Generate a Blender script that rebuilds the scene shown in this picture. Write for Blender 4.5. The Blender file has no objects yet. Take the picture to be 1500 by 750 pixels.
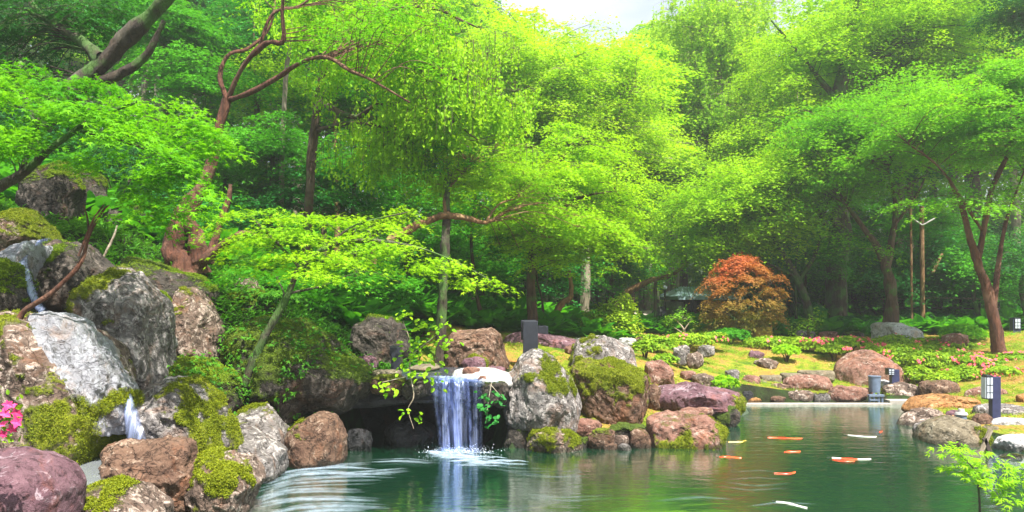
import bpy, bmesh, math, random
import numpy as np
from mathutils import Vector, Matrix

# ------------------------------------------------------------------ camera, sky, sun, exposure
SC = bpy.context.scene
COL = SC.collection
F = 1150.0            # focal length in photograph pixels (1500 wide)
HY = 440.0            # horizon row of the photograph
CAMZ = 2.2            # eye height above the pond
cd = bpy.data.cameras.new('camera'); cam = bpy.data.objects.new('camera', cd); COL.objects.link(cam)
cam.location = (0, 0, CAMZ); cam.rotation_euler = (math.radians(90), 0, 0)
cd.sensor_width = 36; cd.lens = 36 * F / 1500; cd.shift_y = (HY - 375) / 1500
cd.clip_start = 0.1; cd.clip_end = 2000
SC.camera = cam
SUN_EL, SUN_AZ = math.radians(61), math.radians(150)
w = bpy.data.worlds.new('World'); SC.world = w; w.use_nodes = True
nt = w.node_tree; bg = nt.nodes['Background']; bg.inputs[1].default_value = 0.085
sky = nt.nodes.new('ShaderNodeTexSky'); sky.sky_type = 'NISHITA'; sky.sun_disc = False
sky.sun_elevation = SUN_EL; sky.sun_rotation = SUN_AZ
tc = nt.nodes.new('ShaderNodeTexCoord'); cn = nt.nodes.new('ShaderNodeTexNoise')
cn.inputs['Scale'].default_value = 2.6; cn.inputs['Detail'].default_value = 6; cn.inputs['Roughness'].default_value = 0.55
mp = nt.nodes.new('ShaderNodeMapping'); mp.inputs['Scale'].default_value = (1, 1, 2.2); mp.inputs['Location'].default_value = (0.3, 0, 0.1)
nt.links.new(tc.outputs['Generated'], mp.inputs[0]); nt.links.new(mp.outputs[0], cn.inputs['Vector'])
cr = nt.nodes.new('ShaderNodeValToRGB'); cr.color_ramp.elements[0].position = 0.36; cr.color_ramp.elements[1].position = 0.6
nt.links.new(cn.outputs[0], cr.inputs[0])
mx = nt.nodes.new('ShaderNodeMix'); mx.data_type = 'RGBA'; mx.inputs['B'].default_value = (4.4, 4.55, 4.95, 1)
nt.links.new(cr.outputs[0], mx.inputs['Factor']); nt.links.new(sky.outputs[0], mx.inputs['A']); nt.links.new(mx.outputs['Result'], bg.inputs[0])
sl = bpy.data.lights.new('sun', 'SUN'); sl.energy = 5.0; sl.angle = math.radians(0.6); sl.color = (1, .97, .90)
so = bpy.data.objects.new('sun', sl); COL.objects.link(so)
sd = Vector((math.sin(SUN_AZ) * math.cos(SUN_EL), math.cos(SUN_AZ) * math.cos(SUN_EL), math.sin(SUN_EL)))
so.rotation_euler = sd.to_track_quat('Z', 'Y').to_euler(); so.location = (0, 0, 60)
vs = SC.view_settings; vs.view_transform = 'Standard'; vs.look = 'None'; vs.gamma = 1; vs.exposure = 1.56
SC.render.engine = 'CYCLES'; cy = SC.cycles
cy.use_denoising = True; cy.max_bounces = 6; cy.diffuse_bounces = 4; cy.glossy_bounces = 3; cy.transmission_bounces = 4
cy.transparent_max_bounces = 10; cy.sample_clamp_indirect = 6; cy.caustics_reflective = False; cy.caustics_refractive = False

# haze of the humid valley air
def haze():
    m = bpy.data.materials.new('haze'); m.use_nodes = True; nt = m.node_tree; nt.nodes.remove(nt.nodes['Principled BSDF'])
    v = nt.nodes.new('ShaderNodeVolumePrincipled'); v.inputs['Color'].default_value = (.93, .97, .90, 1); v.inputs['Density'].default_value = .0021; v.inputs['Anisotropy'].default_value = .35
    nt.links.new(v.outputs[0], nt.nodes['Material Output'].inputs['Volume'])
    bm = bmesh.new(); bmesh.ops.create_cube(bm, size=1); me = bpy.data.meshes.new('haze'); bm.to_mesh(me); bm.free(); me.materials.append(m)
    o = bpy.data.objects.new('haze', me); COL.objects.link(o); o['kind'] = 'stuff'; o.scale = (900, 700, 64); o.location = (0, 150, 30)
# ------------------------------------------------------------------ helpers
RNG = np.random.default_rng(7)
def P(px, py, Y): return np.array([(px - 750) / F * Y, Y, CAMZ + (HY - py) / F * Y])
def tag(o, label=None, cat=None, group=None, kind=None):
    for k, v in (('label', label), ('category', cat), ('group', group), ('kind', kind)):
        if v: o[k] = v
    return o
def empty(name, loc, label=None, cat=None, group=None, rz=0):
    o = bpy.data.objects.new(name, None); COL.objects.link(o); o.location = [float(v) for v in loc]; o.rotation_euler = (0, 0, rz)
    o.empty_display_size = .2
    return tag(o, label, cat, group)
def mesh_np(name, V, Fs, mats, smooth=True, attrs=None, fattrs=None, midx=None):
    """V (n,3); Fs list of (m,k) index arrays"""
    me = bpy.data.meshes.new(name)
    V = np.ascontiguousarray(V, dtype=np.float32)
    me.vertices.add(len(V)); me.vertices.foreach_set('co', V.ravel())
    loops = np.concatenate([f.ravel() for f in Fs]).astype(np.int32)
    tot = np.concatenate([np.full(len(f), f.shape[1]) for f in Fs]); start = np.concatenate([[0], np.cumsum(tot)[:-1]]).astype(np.int32)
    me.loops.add(len(loops)); me.loops.foreach_set('vertex_index', loops)
    me.polygons.add(len(start)); me.polygons.foreach_set('loop_start', start)
    if midx is not None: me.polygons.foreach_set('material_index', midx.astype(np.int32))
    me.update(calc_edges=True)
    me.polygons.foreach_set('use_smooth', np.full(len(start), bool(smooth)))
    for k, v in (attrs or {}).items():
        a = me.attributes.new(k, 'FLOAT', 'POINT'); a.data.foreach_set('value', np.ascontiguousarray(v, dtype=np.float32))
    for k, v in (fattrs or {}).items():
        a = me.attributes.new(k, 'FLOAT', 'FACE'); a.data.foreach_set('value', np.ascontiguousarray(v, dtype=np.float32))
    for m in (mats if isinstance(mats, (list, tuple)) else [mats]): me.materials.append(m)
    return me
def obj(name, me, parent=None, loc=None):
    o = bpy.data.objects.new(name, me); COL.objects.link(o)
    if loc is not None: o.location = [float(v) for v in loc]
    if parent is not None: o.parent = parent
    return o
def copy_tree(o, parent=None):
    c = o.copy(); COL.objects.link(c); c.parent = parent
    for ch in KIDS.get(o.name, []): copy_tree(ch, c)
    return c
KIDS = {}
def child(name, me, parent):
    o = obj(name, me, parent); KIDS.setdefault(parent.name, []).append(o); return o

# vectorised value noise
def _h(ix, iy, iz, s):
    n = (ix.astype(np.int64) * 374761393 + iy.astype(np.int64) * 668265263 + iz.astype(np.int64) * 2147483647 + s * 974634777) & 0xffffffff
    n = ((n ^ (n >> 13)) * 1274126177) & 0xffffffff
    n = ((n ^ (n >> 16)) * 2246822519) & 0xffffffff
    return ((n ^ (n >> 15)) & 0xffffff) / float(0xffffff)
def vnoise(p, s=0):
    i = np.floor(p).astype(np.int64); f = p - i; f = f * f * (3 - 2 * f); r = 0
    for dx in (0, 1):
        for dy in (0, 1):
            for dz in (0, 1):
                wgt = (f[:, 0] if dx else 1 - f[:, 0]) * (f[:, 1] if dy else 1 - f[:, 1]) * (f[:, 2] if dz else 1 - f[:, 2])
                r = r + wgt * _h(i[:, 0] + dx, i[:, 1] + dy, i[:, 2] + dz, s)
    return r * 2 - 1
def fbm(p, freq=1, octv=4, s=0, gain=.5):
    r = 0; a = 1; p = np.asarray(p) * freq
    for k in range(octv):
        r = r + a * vnoise(p + 17.3 * k, s + k); p = p * 2.03; a *= gain
    return r
def smooth01(x, a, b):
    t = np.clip((x - a) / (b - a), 0, 1); return t * t * (3 - 2 * t)

# ------------------------------------------------------------------ materials
def newmat(name):
    m = bpy.data.materials.new(name); m.use_nodes = True; nt = m.node_tree
    b = nt.nodes['Principled BSDF']; return m, nt, b
def N(nt, t, **kw):
    n = nt.nodes.new('ShaderNode' + t)
    for k, v in kw.items():
        if k in n.inputs: n.inputs[k].default_value = v
        else: setattr(n, k, v)
    return n
def ramp(nt, fac, stops):
    r = N(nt, 'ValToRGB'); e = r.color_ramp.elements
    while len(e) < len(stops): e.new(0.5)
    for el, (p, c) in zip(e, stops):
        el.position = p; el.color = (*c, 1) if len(c) == 3 else c
    nt.links.new(fac, r.inputs[0]); return r.outputs[0]
def mixc(nt, fac, a, b, blend='MIX'):
    m = N(nt, 'Mix', data_type='RGBA', blend_type=blend)
    for key, v in (('Factor', fac), ('A', a), ('B', b)):
        if isinstance(v, bpy.types.NodeSocket): nt.links.new(v, m.inputs[key])
        else: m.inputs[key].default_value = v if key == 'Factor' else (*v[:3], 1)
    return m.outputs['Result']
def math_(nt, op, a, b=0.0, c=None):
    m = N(nt, 'Math', operation=op)
    for i, v in enumerate((a, b) if c is None else (a, b, c)):
        if isinstance(v, bpy.types.NodeSocket): nt.links.new(v, m.inputs[i])
        else: m.inputs[i].default_value = v
    return m.outputs[0]
def noise(nt, vec, scale, detail=4, rough=.55, dist=0, lac=2):
    n = N(nt, 'TexNoise'); n.inputs['Scale'].default_value = scale; n.inputs['Detail'].default_value = detail
    n.inputs['Roughness'].default_value = rough; n.inputs['Distortion'].default_value = dist
    if vec is not None: nt.links.new(vec, n.inputs['Vector'])
    return n.outputs[0]

def leaf_mat(name, dark, light, trans=.45, hue=None, gloss=.12, tip=None):
    m, nt, b = newmat(name)
    at = N(nt, 'Attribute', attribute_name='rnd')
    geo = N(nt, 'NewGeometry')
    big = noise(nt, geo.outputs['Position'], .35, 3, .6)
    s = math_(nt, 'ADD', math_(nt, 'MULTIPLY', at.outputs['Fac'], .55), math_(nt, 'MULTIPLY', math_(nt, 'SUBTRACT', big, .27), .95))
    stops = [(0.05, dark), (.85, light)]
    if tip: stops.append((1.0, tip))
    c = ramp(nt, s, stops)
    b.inputs['Roughness'].default_value = .5; b.inputs['Specular IOR Level'].default_value = gloss
    nt.links.new(c, b.inputs['Base Color'])
    tr = N(nt, 'BsdfTranslucent'); warm = mixc(nt, 1.0, c, (1.32, 1.18, .42), 'MULTIPLY'); nt.links.new(warm, tr.inputs[0])
    mx = N(nt, 'MixShader'); mx.inputs[0].default_value = trans
    nt.links.new(b.outputs[0], mx.inputs[1]); nt.links.new(tr.outputs[0], mx.inputs[2])
    nt.links.new(mx.outputs[0], nt.nodes['Material Output'].inputs[0])
    return m
M = {}
M['lime'] = leaf_mat('leaf_lime', (.10, .34, .010), (.42, .68, .018), .5)
M['maple'] = leaf_mat('leaf_maple', (.035, .24, .010), (.27, .62, .014), .5)
M['green'] = leaf_mat('leaf_green', (.018, .16, .012), (.12, .44, .016), .45)
M['deep'] = leaf_mat('leaf_deep', (.010, .075, .018), (.04, .20, .03), .35)
M['yellow'] = leaf_mat('leaf_yellow', (.19, .46, .014), (.46, .68, .035), .52)
M['chart'] = leaf_mat('leaf_chartreuse', (.20, .44, .006), (.52, .68, .012), .52)
M['red'] = leaf_mat('leaf_red', (.16, .25, .03), (.56, .16, .065), .45)
M['teal'] = leaf_mat('leaf_teal', (.014, .13, .03), (.06, .33, .05), .4)
M['fern'] = leaf_mat('leaf_fern', (.02, .13, .014), (.12, .34, .018), .4)
M['azalea'] = leaf_mat('leaf_azalea', (.08, .24, .012), (.35, .50, .025), .35)
M['moss'] = leaf_mat('moss_leaf', (.05, .10, .006), (.27, .30, .012), .25)
M['moss_dark'] = leaf_mat('moss_leaf_dark', (.045, .11, .01), (.24, .33, .015), .3)
M['needle'] = leaf_mat('leaf_pine', (.05, .22, .01), (.25, .45, .015), .3)

def flower_mat(name, c1, c2):
    m, nt, b = newmat(name); at = N(nt, 'Attribute', attribute_name='rnd')
    nt.links.new(ramp(nt, at.outputs['Fac'], [(0, c1), (1, c2)]), b.inputs['Base Color']); b.inputs['Roughness'].default_value = .6
    b.inputs['Subsurface Weight'].default_value = .1; b.inputs['Subsurface Radius'].default_value = (.02, .01, .01)
    return m
M['pink'] = flower_mat('petal_pink', (.85, .06, .13), (.9, .16, .22))
M['magenta'] = flower_mat('petal_magenta', (.78, .02, .16), (.9, .07, .25))

def bark_mat(name, c1, c2, moss=.0, scale=6):
    m, nt, b = newmat(name); tc = N(nt, 'TexCoord'); geo = N(nt, 'NewGeometry')
    mp = N(nt, 'Mapping'); mp.inputs['Scale'].default_value = (1, 1, .25); nt.links.new(tc.outputs['Object'], mp.inputs[0])
    n1 = noise(nt, mp.outputs[0], scale * 2.5, 6, .65, .6); n2 = noise(nt, tc.outputs['Object'], 1.4, 4)
    c = ramp(nt, n1, [(.3, c1), (.7, c2)])
    c = mixc(nt, ramp(nt, n2, [(.5, (0, 0, 0)), (.68, (1, 1, 1))]), c, (c2[0] * 1.1 + .04, c2[1] * 1.2 + .05, c2[2] * 1.2 + .04))
    if moss:
        c = mixc(nt, ramp(nt, noise(nt, tc.outputs['Object'], 2.2, 5), [(.62 - moss * .3, (0, 0, 0)), (.72 - moss * .3, (1, 1, 1))]), c, (.06, .13, .02))
    nt.links.new(c, b.inputs['Base Color']); b.inputs['Roughness'].default_value = .9
    bp = N(nt, 'Bump'); bp.inputs['Strength'].default_value = 1.0; bp.inputs['Distance'].default_value = .07; nt.links.new(n1, bp.inputs['Height']); nt.links.new(bp.outputs[0], b.inputs['Normal'])
    return m
M['bark_red'] = bark_mat('bark_red', (.035, .012, .006), (.17, .06, .03))
M['bark_brown'] = bark_mat('bark_brown', (.03, .018, .010), (.13, .07, .04), .3)
M['bark_dark'] = bark_mat('bark_dark', (.018, .013, .009), (.075, .05, .03), .5)
M['bark_grey'] = bark_mat('bark_grey', (.11, .085, .06), (.34, .27, .19), .2, 4)
M['bark_tan'] = bark_mat('bark_tan', (.10, .045, .018), (.30, .16, .065), .0, 5)
M['twig_pale'] = bark_mat('twig_pale', (.22, .17, .11), (.5, .4, .3), 0, 5)

def rock_mat(name, c1, c2, spot, lich=.5, mossc=((.06, .10, .006), (.30, .32, .012)), wet=0.0, rough=.85, sc=1.0, crack=.5):
    m, nt, b = newmat(name); tc = N(nt, 'TexCoord'); V = tc.outputs['Object']; geo = N(nt, 'NewGeometry')
    n1 = noise(nt, V, 2.2 * sc, 8, .68, .4); n2 = noise(nt, V, 11 * sc, 6, .72, .8); n3 = noise(nt, V, 5 * sc, 7, .75, 1.2)
    c = ramp(nt, n1, [(.34, c1), (.62, c2)])
    c = mixc(nt, ramp(nt, n3, [(.60 - .14 * lich, (0, 0, 0)), (.66 - .12 * lich, (1, 1, 1))]), c, spot)
    c = mixc(nt, ramp(nt, n2, [(.36, (.9, .9, .9)), (.49, (0, 0, 0))]), c, (c1[0] * .3, c1[1] * .28, c1[2] * .25))
    vo = N(nt, 'TexVoronoi', feature='DISTANCE_TO_EDGE'); vo.inputs['Scale'].default_value = 2.3 * sc
    wv = N(nt, 'Vector Math' if 0 else 'VectorMath', operation='ADD'); nt.links.new(V, wv.inputs[0])
    nd = N(nt, 'TexNoise'); nd.inputs['Scale'].default_value = 3 * sc; nd.inputs['Detail'].default_value = 4; nt.links.new(V, nd.inputs['Vector']); nt.links.new(nd.outputs['Color'], wv.inputs[1]); nt.links.new(wv.outputs[0], vo.inputs['Vector'])
    cf = ramp(nt, vo.outputs['Distance'], [(.0, (1, 1, 1)), (.028, (0, 0, 0))])
    cf = math_(nt, 'MULTIPLY', cf, crack)
    c = mixc(nt, cf, c, (c1[0] * .3, c1[1] * .28, c1[2] * .25))
    rust = ramp(nt, noise(nt, V, 1.7 * sc, 6, .7, 1.0), [(.52, (0, 0, 0)), (.64, (1, 1, 1))]); c = mixc(nt, math_(nt, 'MULTIPLY', rust, .55), c, (c2[0] * 1.05 + .03, c2[1] * .75, c2[2] * .5))
    fine = noise(nt, V, 60, 3, .7); c = mixc(nt, .35, c, ramp(nt, fine, [(.3, (.25, .25, .25)), (.7, (1, 1, 1))]), 'MULTIPLY')
    at = N(nt, 'Attribute', attribute_name='moss')
    mn = noise(nt, V, 7, 6, .7); mf = noise(nt, V, 45, 4, .7)
    msum = math_(nt, 'ADD', at.outputs['Fac'], math_(nt, 'ADD', math_(nt, 'MULTIPLY', math_(nt, 'SUBTRACT', mn, .5), .9), math_(nt, 'MULTIPLY', math_(nt, 'SUBTRACT', mf, .5), .4)))
    mask = ramp(nt, msum, [(.40, (0, 0, 0)), (.62, (1, 1, 1))])
    mc = ramp(nt, math_(nt, 'ADD', math_(nt, 'MULTIPLY', mf, .6), math_(nt, 'MULTIPLY', noise(nt, V, 3.1, 3), .4)), [(.36, mossc[0]), (.62, mossc[1])])
    c = mixc(nt, mask, c, mc)
    sep = N(nt, 'SeparateXYZ'); nt.links.new(geo.outputs['Position'], sep.inputs[0])
    wl = math_(nt, 'ADD', sep.outputs['Z'], math_(nt, 'MULTIPLY', n3, -.10)); wet_ = ramp(nt, wl, [(.0, (1, 1, 1)), (.045, (0, 0, 0))])
    c = mixc(nt, wet_, c, mixc(nt, 1.0, c, (.35, .36, .32), 'MULTIPLY'))
    nt.links.new(c, b.inputs['Base Color']); rr = math_(nt, 'MULTIPLY_ADD', wet_, -.5 * rough, rough); nt.links.new(rr, b.inputs['Roughness'])
    b.inputs['Roughness'].default_value = rough; b.inputs['Specular IOR Level'].default_value = .3 + .5 * wet
    h = math_(nt, 'ADD', math_(nt, 'MULTIPLY', n2, .5), math_(nt, 'ADD', math_(nt, 'MULTIPLY', n3, .7), math_(nt, 'MULTIPLY', fine, .12)))
    h = math_(nt, 'SUBTRACT', h, math_(nt, 'MULTIPLY', cf, .5))
    h = math_(nt, 'ADD', h, math_(nt, 'MULTIPLY', mask, math_(nt, 'ADD', math_(nt, 'MULTIPLY', mf, .9), .1)))
    bp = N(nt, 'Bump'); bp.inputs['Strength'].default_value = 1.0; bp.inputs['Distance'].default_value = .06
    nt.links.new(h, bp.inputs['Height']); nt.links.new(bp.outputs[0], b.inputs['Normal'])
    return m
M['grey'] = rock_mat('stone_grey', (.11, .095, .085), (.27, .24, .23), (.50, .45, .42), .7)
M['mottled'] = rock_mat('stone_mottled', (.09, .06, .045), (.25, .17, .13), (.58, .46, .38), .7)
M['brown'] = rock_mat('stone_brown', (.09, .045, .03), (.24, .14, .09), (.42, .30, .22), .45)
M['purple'] = rock_mat('stone_purple', (.11, .05, .065), (.24, .13, .15), (.42, .31, .34), .4, crack=.12)
M['pink'+'stone'] = rock_mat('stone_pink', (.20, .085, .06), (.34, .19, .14), (.50, .37, .30), .4, crack=.25)
M['tan'] = rock_mat('stone_tan', (.14, .11, .07), (.29, .24, .16), (.42, .36, .27), .4, crack=.2)
M['orange'] = rock_mat('stone_orange', (.32, .14, .045), (.50, .26, .10), (.55, .38, .22), .2)
M['white'] = rock_mat('stone_white', (.42, .40, .40), (.66, .64, .63), (.75, .73, .72), .4, crack=.2)
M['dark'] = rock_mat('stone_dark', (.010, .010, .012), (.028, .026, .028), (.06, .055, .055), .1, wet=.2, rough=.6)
M['wet'] = rock_mat('stone_wet', (.20, .19, .20), (.36, .36, .40), (.52, .53, .57), .5, wet=1, rough=.35, crack=.35)
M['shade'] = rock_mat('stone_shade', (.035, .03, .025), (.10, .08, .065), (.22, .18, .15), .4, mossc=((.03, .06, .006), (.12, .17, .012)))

def plain(name, col, rough=.6, metal=0, bump=0, vary=.25):
    m, nt, b = newmat(name); tc = N(nt, 'TexCoord')
    n = noise(nt, tc.outputs['Object'], 9, 5, .65)
    nt.links.new(mixc(nt, ramp(nt, n, [(.35, (0, 0, 0)), (.7, (1, 1, 1))]), tuple(v * (1 - vary) for v in col), tuple(min(1, v * (1 + vary)) for v in col)), b.inputs['Base Color'])
    b.inputs['Roughness'].default_value = rough; b.inputs['Metallic'].default_value = metal
    if bump:
        bp = N(nt, 'Bump'); bp.inputs['Strength'].default_value = bump; bp.inputs['Distance'].default_value = .01; nt.links.new(n, bp.inputs['Height']); nt.links.new(bp.outputs[0], b.inputs['Normal'])
    return m
M['lampblack'] = plain('lamp_black_paint', (.022, .024, .034), .38)
M['diffuser'] = plain('lamp_diffuser', (.5, .55, .62), .3, vary=.05)
M['mortar'] = plain('white_mortar', (.42, .40, .38), .8, bump=.5, vary=.12)
M['concrete'] = plain('pale_concrete', (.38, .34, .29), .85, bump=.5)
M['roofteal'] = plain('teal_roof', (.28, .40, .43), .55)
M['wood_dark'] = plain('dark_wood', (.05, .035, .025), .8)
M['wood_tan'] = plain('tan_wood', (.42, .24, .11), .8)
M['plaster'] = plain('plaster', (.6, .58, .53), .9)
M['yellowpaint'] = plain('yellow_paint', (.6, .42, .05), .6)
M['tealpaint'] = plain('teal_paint', (.03, .32, .28), .5)
M['bluegrey'] = plain('bluegrey_plastic', (.13, .17, .24), .45)
M['glassdark'] = plain('dark_glass', (.02, .03, .03), .1)
M['navy'] = plain('navy_paint', (.03, .035, .09), .4)

# ------------------------------------------------------------------ terrain
POND = np.array([(-2.75, 1.0), (-3.3, 6.5), (-2.75, 8.2), (-3.0, 10.2), (-2.3, 10.6), (-2.6, 11.4), (-2.5, 13.3), (-.3, 13.3), (-.15, 11.3), (.3, 11.7), (1.05, 11.85), (2.1, 12.0), (3.1, 12.35),
                 (3.4, 12.6), (3.9, 14), (4.5, 15), (4.9, 16.7), (8.6, 16.7), (7.4, 14.6), (7.0, 13.1), (7.3, 12.1), (7.2, 11.0), (9, 9.5), (12, 6), (12, 1)])
def pond_sd(x, y):
    """signed distance, negative inside"""
    A = POND; B = np.roll(POND, -1, 0); d = np.full(x.shape, 1e9); ins = np.zeros(x.shape, bool)
    for (ax, ay), (bx, by) in zip(A, B):
        ex, ey = bx - ax, by - ay; t = np.clip(((x - ax) * ex + (y - ay) * ey) / (ex * ex + ey * ey), 0, 1)
        d = np.minimum(d, np.hypot(x - ax - t * ex, y - ay - t * ey))
        c = ((ay > y) != (by > y)); xi = (bx - ax) * (y - ay) / (by - ay + 1e-12) + ax; ins ^= c & (x < xi)
    return np.where(ins, -d, d)
ctl = []
for (px, py, Y) in [(60, 700, 7.5), (225, 720, 8.2), (330, 700, 9.4), (400, 690, 10.3), (100, 600, 9.5), (250, 600, 10.3), (100, 440, 12), (200, 420, 13), (300, 420, 13.5), (330, 480, 12.6), (430, 520, 12.8), (500, 560, 12.4), (60, 340, 13.5), (200, 330, 17),
                    (300, 385, 15.5), (400, 420, 16), (500, 480, 15.5), (560, 540, 14.2), (640, 545, 14.2), (700, 560, 13), (780, 620, 12.2), (760, 530, 15), (870, 610, 12.8), (870, 520, 16.5), (970, 640, 12.3), (1000, 605, 14.2), (1000, 545, 17),
                    (950, 500, 21), (800, 490, 20), (650, 480, 19), (560, 450, 20), (450, 410, 21), (300, 340, 22), (1150, 560, 18), (1150, 520, 20.5), (1150, 490, 26), (1000, 490, 25), (1300, 560, 18.5), (1350, 520, 20.5), (1350, 490, 25), (1480, 560, 17), (1500, 500, 20.5), (1400, 590, 15.5), (1480, 620, 13), (1400, 640, 12.2), (1480, 680, 11),
                    (850, 470, 32), (1000, 468, 40), (1200, 468, 38), (1450, 466, 32), (700, 440, 34), (500, 360, 34), (300, 260, 34), (1000, 455, 60), (600, 380, 60), (1400, 440, 55), (1900, 480, 24), (1900, 560, 14), (-300, 480, 9), (-300, 300, 16), (-300, 150, 30)]:
    ctl.append(P(px, py, Y))
ctl += [np.array(v, float) for v in [(-9, 2, 2.2), (-5, 3, .9), (-4, 5.5, .4), (14, 3, .5), (14, 9, .6), (-5, -6, .6), (12, -8, .6), (-40, 60, 12), (0, 90, 4), (50, 80, 6), (50, 20, 2), (-40, 20, 10), (-35, -5, 6)]]
ctl = np.array(ctl)
def _tps(r): return np.where(r > 1e-9, r * r * np.log(np.maximum(r, 1e-9)), 0)
_n = len(ctl); _K = _tps(np.hypot(ctl[:, None, 0] - ctl[None, :, 0], ctl[:, None, 1] - ctl[None, :, 1])) + np.eye(_n) * .05
_A = np.zeros((_n + 3, _n + 3)); _A[:_n, :_n] = _K; _A[:_n, _n:] = np.c_[np.ones(_n), ctl[:, :2]]; _A[_n:, :_n] = _A[:_n, _n:].T
_w = np.linalg.solve(_A, np.r_[ctl[:, 2], 0, 0, 0])
def height(x, y, carve=True):
    x = np.asarray(x, float); y = np.asarray(y, float); sh = x.shape; x = x.ravel(); y = y.ravel()
    xc = np.clip(x, -60, 60); yc = np.clip(y, -12, 95)
    z = _tps(np.hypot(xc[:, None] - ctl[None, :, 0], yc[:, None] - ctl[None, :, 1])) @ _w[:_n] + _w[_n] + _w[_n + 1] * xc + _w[_n + 2] * yc
    far = np.hypot(x - xc, y - yc); z = z + np.minimum(far * .12, 25)
    z = np.clip(z, .12, 45)
    p = np.c_[x, y, 0 * x]; z = z + .05 * fbm(p, 1.1, 3, 5) * np.minimum(1, z) + .6 * fbm(p, .07, 2, 9) * smooth01(y, 30, 60)
    if carve:
        sd_ = pond_sd(x, y); z = np.where(sd_ < .55, -.75 + (np.maximum(z, .1) + .75) * smooth01(sd_, -.22, .25), z)
    return z.reshape(sh)
def hz(x, y): return float(height(np.array([x]), np.array([y]))[0])
xs = np.r_[-300, -200, -140, -100, np.arange(-70, -16, 1.2), np.arange(-16, 16, .16), np.arange(16, 70, 1.2), 100, 140, 200, 300]
ys = np.r_[-120, -60, -30, -15, np.arange(-8, 4, .8), np.arange(4, 24, .16), np.arange(24, 40, .5), np.arange(40, 100, 1.5), 130, 180, 260, 400]
gx, gy = np.meshgrid(xs, ys)
gz = np.concatenate([height(gx[i:i + 20], gy[i:i + 20]) for i in range(0, len(ys), 20)])
def grid_faces(ny, nx):
    i = np.arange(ny - 1)[:, None] * nx + np.arange(nx - 1)[None]; return np.stack([i, i + 1, i + nx + 1, i + nx], -1).reshape(-1, 4)
m, nt, b = newmat('ground'); geo = N(nt, 'NewGeometry'); V = geo.outputs['Position']
at = N(nt, 'Attribute', attribute_name='lawn'); bed = N(nt, 'Attribute', attribute_name='bed')
soil = ramp(nt, noise(nt, V, 3, 8, .7), [(.35, (.014, .014, .007)), (.5, (.025, .035, .010)), (.65, (.025, .07, .010))])
lawn = ramp(nt, noise(nt, V, 1.3, 8, .7), [(.36, (.08, .17, .010)), (.46, (.24, .30, .018)), (.52, (.38, .28, .05)), (.62, (.40, .19, .06))])
lawn = mixc(nt, .75, lawn, ramp(nt, noise(nt, V, 26, 6, .85), [(.38, (.2, .16, .12)), (.56, (1, 1, 1))]), 'MULTIPLY')
c = mixc(nt, ramp(nt, math_(nt, 'ADD', at.outputs['Fac'], math_(nt, 'MULTIPLY', math_(nt, 'SUBTRACT', noise(nt, V, 2.5, 5), .5), .7)), [(.42, (0, 0, 0)), (.58, (1, 1, 1))]), soil, lawn)
c = mixc(nt, bed.outputs['Fac'], c, ramp(nt, noise(nt, V, 2, 5), [(.4, (.02, .07, .03)), (.6, (.07, .12, .05))]))
nt.links.new(c, b.inputs['Base Color']); b.inputs['Roughness'].default_value = .95; b.inputs['Specular IOR Level'].default_value = .2
bp = N(nt, 'Bump'); bp.inputs['Strength'].default_value = .9; bp.inputs['Distance'].default_value = .05; nt.links.new(noise(nt, V, 22, 6, .75), bp.inputs['Height']); nt.links.new(bp.outputs[0], b.inputs['Normal'])
M['ground'] = m
def in_lawn(x, y):
    px = 750 + F * x / np.maximum(y, .1)
    a = smooth01(y, 11, 12.5) * (1 - smooth01(y, 25, 28)) * smooth01(x, -.4, .4)
    a2 = smooth01(y, 14.5, 15.5) * (1 - smooth01(y, 19, 21)) * smooth01(x, -2.2, -1.5)
    return np.maximum(a, a2)
lw = in_lawn(gx.ravel(), gy.ravel()) * smooth01(pond_sd(gx.ravel(), gy.ravel()), .15, .5); bd = (gz.ravel() < -.1).astype(float)
g = obj('ground', mesh_np('ground', np.c_[gx.ravel(), gy.ravel(), gz.ravel()], [grid_faces(len(ys), len(xs))], M['ground'], attrs={'lawn': lw, 'bed': bd})); tag(g, kind='structure')

# ------------------------------------------------------------------ water
def water_mat(name, murk, tint, amount=.6, rough=.06, bump=.25, stretch=(.9, 2.6, 1)):
    m, nt, b = newmat(name); nt.nodes.remove(b); geo = N(nt, 'NewGeometry')
    mp = N(nt, 'Mapping'); mp.inputs['Scale'].default_value = stretch; nt.links.new(geo.outputs['Position'], mp.inputs[0])
    n = noise(nt, mp.outputs[0], 2.2, 4, .5, .6); n2 = noise(nt, mp.outputs[0], 9, 3, .5, .3)
    h = math_(nt, 'ADD', n, math_(nt, 'MULTIPLY', n2, .22))
    bp = N(nt, 'Bump'); bp.inputs['Strength'].default_value = bump; bp.inputs['Distance'].default_value = .08; nt.links.new(h, bp.inputs['Height'])
    df = N(nt, 'BsdfDiffuse'); df.inputs[0].default_value = (*murk, 1)
    tr = N(nt, 'BsdfTransparent'); tr.inputs[0].default_value = (*tint, 1)
    gl = N(nt, 'BsdfGlossy'); gl.inputs['Roughness'].default_value = rough; gl.inputs[0].default_value = (.95, 1, 1, 1)
    m1 = N(nt, 'MixShader'); m1.inputs[0].default_value = amount; nt.links.new(df.outputs[0], m1.inputs[2]); nt.links.new(tr.outputs[0], m1.inputs[1])
    fr = N(nt, 'Fresnel'); fr.inputs[0].default_value = 1.34; nt.links.new(bp.outputs[0], fr.inputs['Normal']); nt.links.new(bp.outputs[0], gl.inputs['Normal'])
    f2 = math_(nt, 'MULTIPLY', fr.outputs[0], .8)
    m2 = N(nt, 'MixShader'); nt.links.new(f2, m2.inputs[0]); nt.links.new(m1.outputs[0], m2.inputs[1]); nt.links.new(gl.outputs[0], m2.inputs[2])
    nt.links.new(m2.outputs[0], nt.nodes['Material Output'].inputs[0]); return m
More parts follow.
